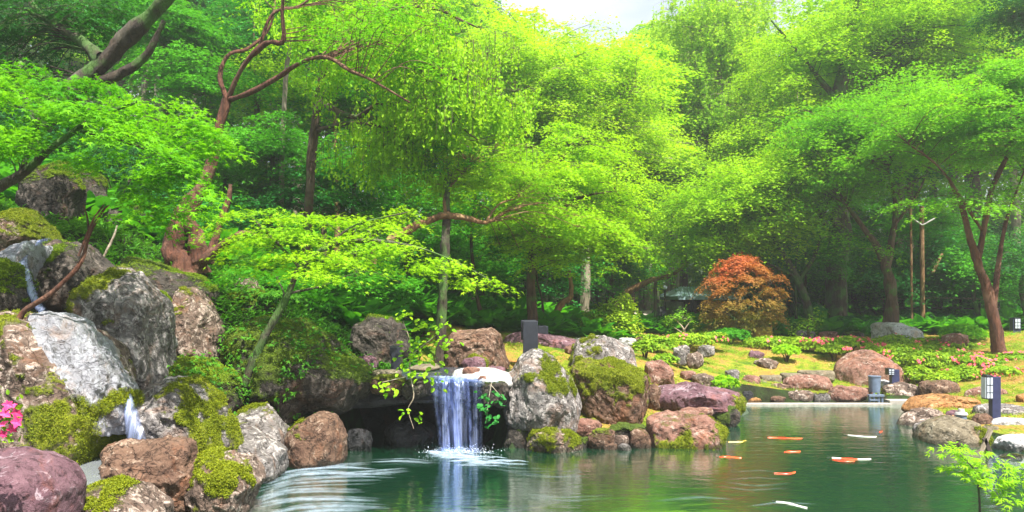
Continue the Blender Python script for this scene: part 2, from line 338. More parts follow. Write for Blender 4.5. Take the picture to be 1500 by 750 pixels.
M['pond'] = water_mat('pond_water', (.012, .135, .055), (.60, .88, .70), .42, .09, .10)
V = np.array([(-14, -8, 0), (16, -8, 0), (16, 17.2, 0), (-14, 17.2, 0)], float)
# the water sheet follows the basin a little past the shoreline
c_ = POND.mean(0); pv = POND + (POND - c_) / np.linalg.norm(POND - c_, axis=1)[:, None] * .35
bm = bmesh.new(); fv = [bm.verts.new((x, y, 0)) for x, y in pv]; bm.faces.new(fv); bmesh.ops.triangulate(bm, faces=bm.faces[:])
me = bpy.data.meshes.new('pond_water'); bm.to_mesh(me); bm.free(); me.materials.append(M['pond'])
tag(obj('pond_water', me), kind='structure')
M['stream'] = water_mat('stream_water', (.10, .13, .17), (.7, .8, .85), .35, .05, .4, (2.5, 1, 1))
nx, ny = 24, 20; u, v = np.meshgrid(np.linspace(0, 1, nx), np.linspace(0, 1, ny)); sx = -2.05 + u * 1.85 + .25 * v * (1 - u); sy = 11.62 + v * 2.1
szz = 1.03 + .012 * fbm(np.c_[sx.ravel(), sy.ravel(), 0 * sx.ravel()], 3, 2, 4).reshape(sx.shape) - .05 * (1 - smooth01(sy, 11.6, 11.8))
tag(obj('stream_water', mesh_np('stream_water', np.c_[sx.ravel(), sy.ravel(), szz.ravel()], [grid_faces(ny, nx)], M['stream'])), kind='structure')

# falling water: rounded strands that leave the lip and drop into the pond
m, nt, b = newmat('falling_water'); nt.nodes.remove(b); tc = N(nt, 'TexCoord')
mp = N(nt, 'Mapping'); mp.inputs['Scale'].default_value = (26, 3, .8); nt.links.new(tc.outputs['Object'], mp.inputs[0])
n = noise(nt, mp.outputs[0], 1.0, 4, .6, .2)
df = N(nt, 'BsdfDiffuse'); df.inputs[0].default_value = (.46, .54, .85, 1); tl = N(nt, 'BsdfTranslucent'); tl.inputs[0].default_value = (.4, .48, .85, 1)
gl = N(nt, 'BsdfGlossy'); gl.inputs['Roughness'].default_value = .25; tr = N(nt, 'BsdfTransparent'); tr.inputs[0].default_value = (.8, .85, 1, 1)
a1 = N(nt, 'AddShader'); nt.links.new(df.outputs[0], a1.inputs[0]); nt.links.new(tl.outputs[0], a1.inputs[1])
a2 = N(nt, 'MixShader'); a2.inputs[0].default_value = .2; nt.links.new(a1.outputs[0], a2.inputs[1]); nt.links.new(gl.outputs[0], a2.inputs[2])
at = N(nt, 'Attribute', attribute_name='dens')
f = math_(nt, 'MULTIPLY', at.outputs['Fac'], ramp(nt, n, [(.32, (.15, .15, .15)), (.72, (1, 1, 1))]))
a3 = N(nt, 'MixShader'); nt.links.new(f, a3.inputs[0]); nt.links.new(tr.outputs[0], a3.inputs[1]); nt.links.new(a2.outputs[0], a3.inputs[2])
nt.links.new(a3.outputs[0], nt.nodes['Material Output'].inputs[0]); M['fall'] = m
def fall(x0, x1, ytop, seed, name_label, out=.22, dens=.8, nx=70, ny=40, x0b=None, x1b=None, back=.28):
    rg = np.random.default_rng(seed); u = np.linspace(0, 1, nx); t = np.linspace(0, 1, ny)
    U, T = np.meshgrid(u, t)
    tb = .18; run = np.where(T < tb, 0, (T - tb) / (1 - tb)); X = (x0 + (x1 - x0) * U)
    X = X + ((x0b if x0b is not None else x0) - x0) * (1 - U) * run ** .5 + ((x1b if x1b is not None else x1) - x1) * U * run ** .5
    Yp = np.where(T < tb, ytop + back * (1 - T / tb), ytop - out * run ** .55)
    Z = np.where(T < tb, 1.05 - .02 * (T / tb), 1.03 - 1.04 * run ** 1.0)
    w = fbm(np.c_[(U * 22).ravel(), (T * .8).ravel(), 0 * U.ravel()], 1, 3, seed).reshape(U.shape)
    Yp = Yp - .035 * w * np.minimum(1, T * 4); Z = np.where(T < tb, Z + .012 * w, Z)
    st = fbm(np.c_[(U * 6.5).ravel(), (T * .5).ravel(), 0 * U.ravel()], 1, 3, seed + 4).reshape(U.shape)
    d = dens * np.clip(.42 + 1.7 * st, .05, 1) * np.clip(np.minimum(U, 1 - U) * 9, 0, 1)
    V = np.c_[X.ravel(), Yp.ravel(), Z.ravel()]
    return mesh_np('waterfall', V, [grid_faces(ny, nx)], M['fall'], attrs={'dens': d.ravel()})
wf = obj('waterfall', fall(-1.27, -.44, 11.62, 3, '', dens=.6, x0b=-1.08, x1b=-.42)); tag(wf, 'white waterfall pouring off the dark ledge into the pond', 'waterfall')
child('water_curtain', fall(-1.15, -.5, 11.56, 8, '', out=.30, dens=.4, x0b=-1.02, x1b=-.46), wf)
# foam: thin churned patches riding on the water
m, nt, b = newmat('foam'); tc = N(nt, 'TexCoord'); geo = N(nt, 'NewGeometry'); at = N(nt, 'Attribute', attribute_name='dens')
n = noise(nt, geo.outputs['Position'], 7, 6, .7, .5)
b.inputs['Base Color'].default_value = (.46, .58, .70, 1); b.inputs['Roughness'].default_value = .5
f = math_(nt, 'MULTIPLY', at.outputs['Fac'], ramp(nt, n, [(.3, (.15, .15, .15)), (.62, (1, 1, 1))]))
nt.links.new(f, b.inputs['Alpha']); M['foam'] = m
M['foam_drop'] = newmat('foam_drop')[0]; M['foam_drop'].node_tree.nodes['Principled BSDF'].inputs['Base Color'].default_value = (.7, .76, .85, 1)
fV = []; fF = []; fD = []
def foam_ribbon(pts, wid, dens, z=.012):
    global fV, fF, fD
    pts = np.array(pts, float); t = np.linspace(0, 1, len(pts)); tt = np.linspace(0, 1, 28)
    x = np.interp(tt, t, pts[:, 0]); y = np.interp(tt, t, pts[:, 1])
    k = np.ones(5) / 5; xs_ = np.convolve(np.pad(x, 2, 'edge'), k, 'valid'); ys_ = np.convolve(np.pad(y, 2, 'edge'), k, 'valid')
    dx = np.gradient(xs_); dy = np.gradient(ys_); L = np.hypot(dx, dy) + 1e-9; nx_, ny_ = -dy / L, dx / L
    base = sum(len(v) for v in fV); W = 5; off = np.linspace(-1, 1, W)
    ww = wid * np.sin(np.pi * np.clip(tt * .96 + .02, 0, 1)) ** .6
    V = np.stack([np.c_[xs_ + nx_ * ww * o, ys_ + ny_ * ww * o, np.full(28, z + .006 * (1 - o * o))] for o in off], 1).reshape(-1, 3)
    D = (dens * np.sin(np.pi * tt)[:, None] ** .7 * (1 - off[None] ** 2)).ravel()
    fV.append(V); fF.append(grid_faces(28, W) + base); fD.append(D)
def WP(px, py): Y = F * CAMZ / (py - HY); return ((px - 750) / F * Y, Y)
rg = np.random.default_rng(5)
for (px, py, a, bb) in [(675, 664, 40, 9), (690, 672, 38, 6), (660, 668, 26, 8), (720, 678, 40, 5), (640, 665, 18, 4)]:
    for k in range(18):
        cx, cy_ = px + rg.normal(0, a * .5), py + rg.normal(0, bb * .4)
        foam_ribbon([WP(cx - a * .5, cy_ + 1), WP(cx, cy_ + rg.normal(0, 1)), WP(cx + a * .5, cy_ + 1.5)], .05, .6, .012 + .0007 * k)
strk = [[(385, 702), (440, 690), (500, 686), (560, 690)], [(380, 716), (430, 700), (500, 697), (590, 700)], [(370, 728), (420, 712), (480, 708), (560, 706)], [(362, 742), (420, 722), (470, 720), (540, 722)],
        [(372, 745), (430, 733), (490, 732), (560, 735)], [(380, 757), (440, 745), (500, 743), (570, 746)], [(430, 683), (480, 684), (540, 680)], [(410, 695), (470, 691), (520, 694)], [(540, 678), (590, 676), (640, 680)],
        [(390, 765), (470, 752), (540, 752)], [(470, 700), (540, 695), (600, 690)], [(700, 682), (760, 688), (830, 690)], [(730, 690), (800, 700), (860, 700)], [(620, 745), (700, 752), (800, 742)], [(760, 725), (830, 732), (900, 728)],
        [(1065, 700), (1110, 697), (1150, 700)], [(1050, 715), (1100, 722), (1160, 718)], [(1080, 612), (1105, 616), (1130, 614)], [(960, 735), (1020, 728), (1080, 732)], [(1085, 745), (1150, 738), (1200, 742)]]
for si, s_ in enumerate(strk):
    k_ = 2.6 if si < 11 and s_[0][0] < 480 else .8
    for j in range(4 if si < 11 else 2):
        o = rg.normal(0, 2.5)
        foam_ribbon([WP(x + rg.normal(0, 6), y + o) for x, y in s_], (.05 if si < 11 else .035) * (1 + .6 * rg.random()), (.26 if si < 11 else .09) * (1 + .2 * k_ * .2), .0125 + .0009 * (j + si % 3))
tag(obj('foam', mesh_np('foam', np.concatenate(fV), [np.concatenate(fF)], M['foam'], attrs={'dens': np.concatenate(fD)})), 'white foam streaks swirling on the pond', 'foam', kind='stuff')

# ------------------------------------------------------------------ rocks
ICO = {}
def ico(n):
    if n not in ICO:
        bm = bmesh.new(); bmesh.ops.create_icosphere(bm, subdivisions=n, radius=1); me = bpy.data.meshes.new('tmp'); bm.to_mesh(me); bm.free()
        v = np.zeros(len(me.vertices) * 3, np.float32); me.vertices.foreach_get('co', v); f = np.zeros(len(me.loops), np.int32); me.loops.foreach_get('vertex_index', f)
        ICO[n] = (v.reshape(-1, 3).astype(float), f.reshape(-1, 3)); bpy.data.meshes.remove(me)
    return ICO[n]
def vnormals(V, Fc):
    a, b_, c = V[Fc[:, 0]], V[Fc[:, 1]], V[Fc[:, 2]]; fn = np.cross(b_ - a, c - a); n = np.zeros_like(V)
    for k in range(3):
        for j in range(3): n[:, j] += np.bincount(Fc[:, k], fn[:, j], len(V))
    return n / (np.linalg.norm(n, axis=1)[:, None] + 1e-12)
RSEED = [100]
def rock(label, outline, Y, mat='grey', dep=None, moss=.2, patches=(), facets=9, rough=1.0, res=None, seed=None, name='boulder', cat='boulder', group=None, sink=.18, sharp=.82):
    RSEED[0] += 1; seed = seed or RSEED[0]; rg = np.random.default_rng(seed); s = Y / F
    if len(outline) == 4 and not hasattr(outline[0], '__len__'):
        x0, y0, x1, y1 = outline; t = np.linspace(0, 2 * np.pi, 11)[:-1] + rg.uniform(-.12, .12, 10); e = .72
        k = rg.uniform(.9, 1.08, 10); outline = [((x0 + x1) / 2 + (x1 - x0) / 2 * np.sign(math.cos(a)) * abs(math.cos(a)) ** e * q, (y0 + y1) / 2 - (y1 - y0) / 2 * np.sign(math.sin(a)) * abs(math.sin(a)) ** e * q) for a, q in zip(t, k)]
    ol = np.array(outline, float); x0, x1, y0, y1 = ol[:, 0].min(), ol[:, 0].max(), ol[:, 1].min(), ol[:, 1].max()
    cx, cyy = (x0 + x1) / 2, (y0 + y1) / 2; c = P(cx, cyy, Y)
    Pm = np.c_[(ol[:, 0] - cx) * s, (cyy - ol[:, 1]) * s]
    rx, rz = (x1 - x0) / 2 * s, (y1 - y0) / 2 * s
    if dep is None: dep = max(.75 * min(rx, rz * 1.6), .5 * rx)
    th = np.linspace(-np.pi, np.pi, 181); R = np.full(181, 1e-3); A_, B_ = Pm, np.roll(Pm, -1, 0)
    for i, a in enumerate(th):
        d = np.array([math.cos(a), math.sin(a)]); e = B_ - A_; den = d[0] * e[:, 1] - d[1] * e[:, 0]; den = np.where(abs(den) < 1e-9, 1e-9, den)
        t = (A_[:, 0] * e[:, 1] - A_[:, 1] * e[:, 0]) / den; q = (A_[:, 0] * d[1] - A_[:, 1] * d[0]) / den
        ok = (t > 0) & (q >= -1e-6) & (q <= 1 + 1e-6)
        if ok.any(): R[i] = t[ok].max()
    k = np.array([1, 2, 3, 2, 1]) / 9; R = np.convolve(np.r_[R[-3:-1], R, R[1:3]], k, 'valid')
    size_px = max(x1 - x0, y1 - y0)
    if res is None: res = 7 if size_px > 75 else (6 if size_px > 28 else 5)
    D, Fc = ico(res); D = D.copy()
    rho = np.hypot(D[:, 0], D[:, 2]); ang = np.arctan2(D[:, 2], D[:, 0])
    # chop flat faces in unit space
    Q = D.copy()
    for i in range(facets):
        n = rg.normal(size=3); n[1] = -abs(n[1]) if i % 3 else n[1]; n /= np.linalg.norm(n); off = rg.uniform(sharp - .12, sharp + .08)
        ex = Q @ n - off; Q = Q - np.maximum(0, ex)[:, None] * n * .92
    sup = (rho ** .82) / np.maximum(rho, 1e-6)
    shr = np.linalg.norm(Q, axis=1)
    Rth = np.interp(ang, th, R)
    nf = 1.3 + rg.uniform(0, .5)
    low = fbm(D + seed, nf, 3, seed); 
    rid = 1 - np.abs(fbm(D * 1.0 + seed * 1.7, 2.6, 4, seed + 9)) * 2
    hi = fbm(D + seed * .3, 7, 4, seed + 3, .6)
    mult = shr * (1 + rough * (.085 * low + .028 * (rid - .5) + .022 * hi))
    # bedding: soft steps across the stone
    V = np.c_[D[:, 0] * sup * Rth * mult, np.sign(D[:, 1]) * np.abs(D[:, 1]) ** .85 * dep * mult, D[:, 2] * sup * Rth * mult]
    for ax, lo, hi_ in ((0, (x0 - cx) * s, (x1 - cx) * s), (2, (cyy - y1) * s, (cyy - y0) * s)):
        a, b_ = V[:, ax].min(), V[:, ax].max(); V[:, ax] = lo + (V[:, ax] - a) / (b_ - a) * (hi_ - lo)
    zb = V[:, 2] < 0; V[zb, 2] *= 1 + sink * 2
    nrm = vnormals(V, Fc)
    W = V + c
    mo = moss + .55 * (nrm[:, 2] - .45) + .30 * fbm(V + seed, 1.6 / max(rx, .15) * .6, 4, seed + 20)
    for (qx, qy, qr) in patches:
        q = P(qx, qy, Y) - c; dd = np.hypot(V[:, 0] - q[0], V[:, 2] - q[2]) / (abs(qr) * s)
        if qr > 0: mo = np.maximum(mo, 1.0 - .55 * dd - .3 * (nrm[:, 1] > .3) + .5 * fbm(V + 5, 4.5, 4, seed + 31, .65))
        else: mo = np.minimum(mo, -.3 + .8 * dd)
    V = V + nrm * (smooth01(mo, .4, .7) * (.016 + .012 * fbm(V, 14, 2, 3)))[:, None]
    me = mesh_np(name, V, [Fc], M[mat], attrs={'moss': mo})
    base = c.copy(); base[2] += V[:, 2].min(); me.vertices.foreach_set('co', np.ascontiguousarray(V - (base - c), dtype=np.float32).ravel()); me.update()
    o = obj(name, me, loc=base); tag(o, label, cat, group)
    if size_px > 60: MOSSY.append((o, V - (base - c), nrm, mo, seed, mat, label))
    ROCKS.append((x0, y0, x1, y1, Y)); return o
ROCKS = []; MOSSY = []
def stone(label, ol, Y, mat='grey', **k): return rock(label, ol, Y, mat, name='stone', cat='stone', **k)

# left rock pile
rock('smooth pitted purple boulder in the bottom left corner', [(-70, 700), (-40, 668), (10, 662), (55, 668), (95, 690), (112, 715), (105, 770), (50, 800), (-60, 800)], 6.4, 'purple', moss=-.5, facets=2, rough=.45, dep=.5)
rock('pale mottled boulder with a rounded top at the bottom edge beside the purple one', [(100, 745), (120, 715), (165, 705), (215, 720), (245, 745), (240, 780), (100, 780)], 7.0, 'mottled', moss=.1, dep=.5)
rock('brown rough boulder with a flat weathered top below the mossy water slab', [(140, 660), (170, 647), (230, 643), (270, 655), (292, 690), (295, 735), (240, 755), (190, 735), (140, 690)], 7.9, 'brown', moss=-.05, facets=6, rough=1.5, dep=.55)
rock('mottled pinkish boulder topped with yellow moss at the left edge of the pond', [(290, 690), (300, 668), (330, 662), (358, 680), (380, 712), (372, 748), (300, 765), (280, 720)], 8.1, 'mottled', moss=.1, patches=[(315, 672, 32), (345, 690, 20)], dep=.5)
rock('huge mossy boulder with a wet grey slab across its top at far left', [(-60, 500), (-20, 468), (40, 455), (75, 460), (110, 478), (150, 520), (170, 560), (185, 600), (178, 660), (150, 685), (60, 690), (-60, 690)], 8.6, 'mottled', moss=.2, patches=[(40, 510, 45), (20, 540, 35), (140, 605, 40), (165, 600, 20), (150, 640, 40)], dep=1.0, facets=5)
rock('wet pale grey slab that carries a thin sheet of water down the pile', [(50, 478), (62, 455), (95, 463), (130, 482), (165, 515), (180, 560), (186, 600), (188, 640), (178, 645), (166, 600), (150, 588), (112, 574), (84, 560), (66, 520)], 8.5, 'wet', moss=-.3, dep=.62, facets=6, rough=1.3, sink=0, patches=[(150, 596, 22), (178, 585, 14), (70, 500, 16)])
rock('big grey upright boulder with a bright moss cap and grainy face', [(118, 450), (128, 405), (160, 388), (195, 395), (222, 430), (243, 480), (238, 530), (215, 560), (190, 578), (165, 540), (135, 515), (112, 490)], 10.0, 'grey', moss=.0, patches=[(150, 415, 34), (175, 408, 20), (130, 440, 25)], dep=.7)
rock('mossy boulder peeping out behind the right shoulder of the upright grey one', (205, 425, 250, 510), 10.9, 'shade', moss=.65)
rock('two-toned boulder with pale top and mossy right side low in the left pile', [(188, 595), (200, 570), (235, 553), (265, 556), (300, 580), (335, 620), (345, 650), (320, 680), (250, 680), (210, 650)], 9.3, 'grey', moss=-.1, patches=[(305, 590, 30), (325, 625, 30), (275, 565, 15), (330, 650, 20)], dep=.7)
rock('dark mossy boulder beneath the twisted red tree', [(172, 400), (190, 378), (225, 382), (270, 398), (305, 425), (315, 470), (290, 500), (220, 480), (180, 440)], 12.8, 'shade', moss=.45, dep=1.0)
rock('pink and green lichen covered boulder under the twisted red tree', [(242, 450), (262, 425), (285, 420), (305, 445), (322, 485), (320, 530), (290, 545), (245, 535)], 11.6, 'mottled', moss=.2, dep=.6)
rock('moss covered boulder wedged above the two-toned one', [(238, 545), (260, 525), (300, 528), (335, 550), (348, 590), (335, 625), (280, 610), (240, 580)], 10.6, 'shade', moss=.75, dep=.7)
rock('greenish wedge shaped boulder left of the round brown one', [(330, 615), (350, 597), (382, 593), (405, 608), (425, 635), (420, 660), (395, 672), (355, 650), (335, 635)], 10.6, 'grey', moss=.28, dep=.55)
rock('grey angular boulder sloping to the pond below the greenish wedge', [(340, 640), (355, 628), (385, 645), (412, 665), (415, 690), (395, 705), (360, 710), (340, 680)], 9.8, 'grey', moss=-.2, dep=.5)
rock('small dark wet boulder at the waterline between grey and round ones', (395, 665, 440, 700), 10.5, 'dark', moss=-.4)
rock('round brown boulder at the waterline beside the dark grotto', [(420, 640), (435, 612), (462, 602), (490, 610), (508, 640), (506, 668), (485, 686), (445, 692), (424, 672)], 10.7, 'brown', moss=-.1, patches=[(432, 625, 14)], facets=3, rough=.6, dep=.5)
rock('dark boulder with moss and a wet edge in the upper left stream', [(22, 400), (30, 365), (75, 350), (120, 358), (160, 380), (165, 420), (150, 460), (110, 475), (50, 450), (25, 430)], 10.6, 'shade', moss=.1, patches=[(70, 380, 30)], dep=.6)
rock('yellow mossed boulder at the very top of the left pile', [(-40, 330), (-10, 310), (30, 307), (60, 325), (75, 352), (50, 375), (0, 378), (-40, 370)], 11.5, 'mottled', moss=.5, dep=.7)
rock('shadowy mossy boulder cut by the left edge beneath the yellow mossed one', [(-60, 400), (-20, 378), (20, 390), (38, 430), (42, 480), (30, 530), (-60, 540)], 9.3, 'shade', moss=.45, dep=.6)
rock('wet stone slab where the stream slides between the upper left boulders', [(0, 385), (20, 365), (60, 352), (45, 372), (35, 400), (45, 450), (60, 480), (90, 510), (60, 510), (30, 470), (15, 420)], 10.0, 'wet', moss=-.6, dep=.5, facets=2)
rock('small reddish stone tucked under the dark stream boulder', (72, 445, 105, 475), 10.2, 'brown', moss=-.2)
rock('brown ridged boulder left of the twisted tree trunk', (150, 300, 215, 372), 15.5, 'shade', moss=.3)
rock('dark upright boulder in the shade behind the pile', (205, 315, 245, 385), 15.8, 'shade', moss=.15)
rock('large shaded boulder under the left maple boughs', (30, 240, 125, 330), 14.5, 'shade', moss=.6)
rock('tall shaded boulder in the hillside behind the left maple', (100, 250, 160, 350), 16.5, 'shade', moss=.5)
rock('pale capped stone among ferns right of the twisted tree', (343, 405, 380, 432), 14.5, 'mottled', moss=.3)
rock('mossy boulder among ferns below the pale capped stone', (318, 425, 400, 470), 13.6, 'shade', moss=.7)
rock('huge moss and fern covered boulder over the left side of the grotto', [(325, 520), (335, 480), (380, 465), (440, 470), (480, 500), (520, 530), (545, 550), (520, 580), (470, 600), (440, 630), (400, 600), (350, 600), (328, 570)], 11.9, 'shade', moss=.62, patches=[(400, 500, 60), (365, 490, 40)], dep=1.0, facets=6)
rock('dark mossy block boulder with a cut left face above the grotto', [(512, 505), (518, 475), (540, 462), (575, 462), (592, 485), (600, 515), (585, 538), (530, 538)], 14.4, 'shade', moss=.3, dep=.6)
rock('smooth small purple boulder at the foot of the mossy block', (512, 520, 555, 542), 13.6, 'purple', moss=-.5, facets=2)
rock('flat rock lip with pale edge left of the grotto', [(470, 560), (500, 535), (530, 538), (545, 548), (530, 565), (500, 585), (470, 600)], 12.2, 'mottled', moss=.15, dep=.6)
# grotto: overhanging ledge, back wall and side stones
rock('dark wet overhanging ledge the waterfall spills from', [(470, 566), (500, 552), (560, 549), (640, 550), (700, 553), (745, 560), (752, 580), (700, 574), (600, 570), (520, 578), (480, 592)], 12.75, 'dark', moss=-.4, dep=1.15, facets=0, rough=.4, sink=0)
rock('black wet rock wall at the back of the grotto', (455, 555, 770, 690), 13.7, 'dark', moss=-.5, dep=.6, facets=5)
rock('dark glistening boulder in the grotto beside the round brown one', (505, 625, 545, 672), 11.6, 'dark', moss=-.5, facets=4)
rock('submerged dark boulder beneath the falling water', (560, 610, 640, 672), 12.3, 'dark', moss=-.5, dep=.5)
for (b_, Y, mt, mo, lb) in [((498, 546, 548, 580), 11.6, 'shade', .5, 'rough mossy lip stone at the left end of the grotto ledge'), ((540, 549, 594, 576), 11.5, 'brown', .35, 'brown lip stone under the pale basin slab'), ((586, 553, 634, 580), 11.5, 'shade', .3, 'dark mossy lip stone just left of the falling water'), ((700, 558, 748, 592), 11.7, 'shade', .2, 'shaded lip stone just right of the falling water')]:
    stone(lb, b_, Y, mt, moss=mo, dep=.25, rough=1.7, res=6)
# rocks around the middle
rock('brown pyramid boulder with one yellow moss spot behind the waterfall', [(648, 540), (655, 515), (672, 492), (700, 479), (722, 488), (738, 510), (747, 538), (735, 552), (690, 555), (655, 552)], 14.2, 'brown', moss=-.25, patches=[(702, 524, 13)], dep=.65)
rock('large grey and rust boulder with moss down its right shoulder', [(735, 570), (740, 545), (760, 522), (792, 511), (815, 525), (840, 555), (853, 585), (845, 615), (815, 630), (775, 622), (742, 600)], 12.1, 'grey', moss=-.12, patches=[(800, 535, 17), (825, 560, 18), (775, 548, 10)], dep=.65)
rock('wide boulder with a thick yellow moss cap right of the rusty one', [(835, 545), (850, 528), (890, 524), (925, 532), (948, 555), (952, 590), (940, 612), (890, 618), (850, 600), (838, 575)], 13.1, 'brown', moss=.15, patches=[(860, 540, 30), (900, 535, 30), (925, 550, 25), (850, 560, 15)], dep=.7)
rock('grey ridged boulder with a mossy left flank behind the moss cap', [(833, 532), (845, 505), (870, 490), (905, 492), (925, 510), (932, 535), (900, 545), (845, 542)], 15.4, 'grey', moss=-.2, patches=[(858, 512, 14), (845, 525, 10)], dep=.6)
rock('low plum coloured boulder behind the two black garden lamps', [(735, 505), (745, 488), (775, 484), (820, 492), (868, 505), (862, 522), (760, 522)], 17.2, 'purple', moss=-.35, dep=.6)
rock('pinkish ridged boulder at the right foot of the moss cap', [(944, 550), (950, 532), (970, 527), (985, 540), (990, 560), (970, 572), (948, 568)], 15.6, 'pinkstone', moss=-.3)
rock('long flat plum boulder at the right end of the promontory', [(958, 585), (970, 568), (1010, 560), (1050, 566), (1080, 575), (1086, 590), (1075, 600), (1000, 602), (960, 600)], 14.2, 'purple', moss=-.25, dep=.7, patches=[(1078, 592, 14)])
rock('broad flat pink-topped boulder with mossy sides at the promontory tip', [(943, 640), (950, 612), (985, 602), (1030, 605), (1058, 625), (1060, 650), (1040, 664), (985, 668), (950, 660)], 12.2, 'pinkstone', moss=.12, patches=[(1000, 650, 26), (1045, 640, 22), (965, 655, 18), (1030, 655, 20), (1050, 625, 14)], dep=.7)
rock('moss crowned low boulder at the waterline under the rusty one', [(768, 655), (780, 630), (810, 622), (845, 628), (858, 650), (855, 672), (780, 678)], 11.7, 'mottled', moss=.1, patches=[(800, 635, 22), (838, 634, 20)], dep=.5)
rock('dark mossy boulder just beyond the promontory tip', (1034, 594, 1085, 628), 13.8, 'shade', moss=.35, patches=[(1060, 600, 20)])
rock('flat pale pink stone on the promontory behind the tip', (996, 596, 1045, 610), 13.5, 'pinkstone', moss=-.2)
rock('mossy brown block between the moss cap and the long plum boulder', (942, 562, 972, 600), 14.0, 'brown', moss=.2)
rock('shadowed boulder under the right side of the rusty boulder', (738, 620, 775, 668), 11.8, 'shade', moss=.1)
for (b_, Y, mt, mo, lb) in [((842, 612, 882, 642), 12.0, 'pinkstone', .0, 'rusty pink stone at the waterside between mossy boulders'), ((862, 628, 903, 664), 11.7, 'brown', .35, 'moss covered stone at the water below the rusty pink one'),
        ((897, 636, 922, 658), 11.7, 'mottled', .0, 'small whitish stone at the water beside the moss covered one'), ((892, 620, 945, 646), 11.95, 'shade', .55, 'low green stone set in the grassy promontory'),
        ((920, 628, 955, 662), 11.75, 'brown', .1, 'brown stone at the water left of the promontory tip'), ((944, 628, 960, 642), 12.6, 'mottled', -.2, 'tiny pale stone on the promontory tip moss'), ((835, 640, 866, 668), 11.75, 'shade', .3, 'dark mossy stone at the water right of the moss crowned one'), ((882, 648, 905, 667), 11.6, 'brown', .1, 'small brown stone half under water below the whitish one'), ((905, 650, 925, 667), 11.55, 'grey', .0, 'small grey stone half under water at the promontory'),
        ((880, 613, 910, 630), 12.9, 'pinkstone', -.1, 'small pink stone bedded in promontory grass'), ((846, 560, 866, 600), 12.9, 'purple', -.3, 'red wine coloured stone between the rusty boulder and moss cap'),
        ((714, 536, 742, 556), 12.9, 'purple', -.5, 'small plum stone on the white mortar'), ((677, 522, 712, 545), 13.2, 'purple', -.5, 'pointed lilac stone on the white mortar'),
        ((700, 552, 750, 588), 12.1, 'purple', -.2, 'grey lilac stone under the edge of the white mortar'), ((826, 505, 850, 520), 16.2, 'pinkstone', -.1, 'small rust stone left of the ridged boulder'),
        ((826, 494, 862, 508), 19, 'white', -.2, 'pale flat rock behind the ridged boulder'), ((790, 492, 828, 506), 19.5, 'pinkstone', -.2, 'pale pink rock right of the black garden lamps'),
        ((905, 494, 932, 506), 18.5, 'white', -.2, 'small white rock right of the ridged boulder'), ((930, 492, 945, 503), 19, 'pinkstone', -.2, 'small pink rock beside the small white one'),
        ((985, 505, 1012, 532), 17.5, 'grey', -.2, 'tilted grey rock among the garden shrubs'), ((1005, 515, 1030, 538), 17, 'mottled', -.1, 'mottled grey rock right of the tilted one'),
        ((1022, 505, 1048, 522), 18.5, 'grey', -.2, 'grey rock at the left end of the lawn'), ((996, 543, 1020, 556), 16.4, 'pinkstone', -.2, 'low pink rock behind the long plum boulder'),
        ((1015, 546, 1047, 565), 16.2, 'mottled', -.1, 'mottled rock behind the long plum boulder'), ((1062, 540, 1085, 560), 17, 'grey', .0, 'rounded rock at the left end of the pond kerb'),
        ((1095, 513, 1120, 532), 20, 'purple', -.2, 'dark plum rock standing in the lawn'), ((1106, 524, 1142, 543), 19.3, 'mottled', -.2, 'pink mottled rock lying in the lawn'),
        ((1164, 483, 1196, 499), 24, 'grey', -.3, 'grey pointed rock behind the azalea row'), ((1200, 485, 1228, 499), 24, 'pinkstone', -.3, 'rounded pink rock behind the azalea row'),
        ((1235, 486, 1268, 498), 24, 'shade', .3, 'mossy dark rock behind the azalea row')]:
    stone(lb, b_, Y, mt, moss=mo)
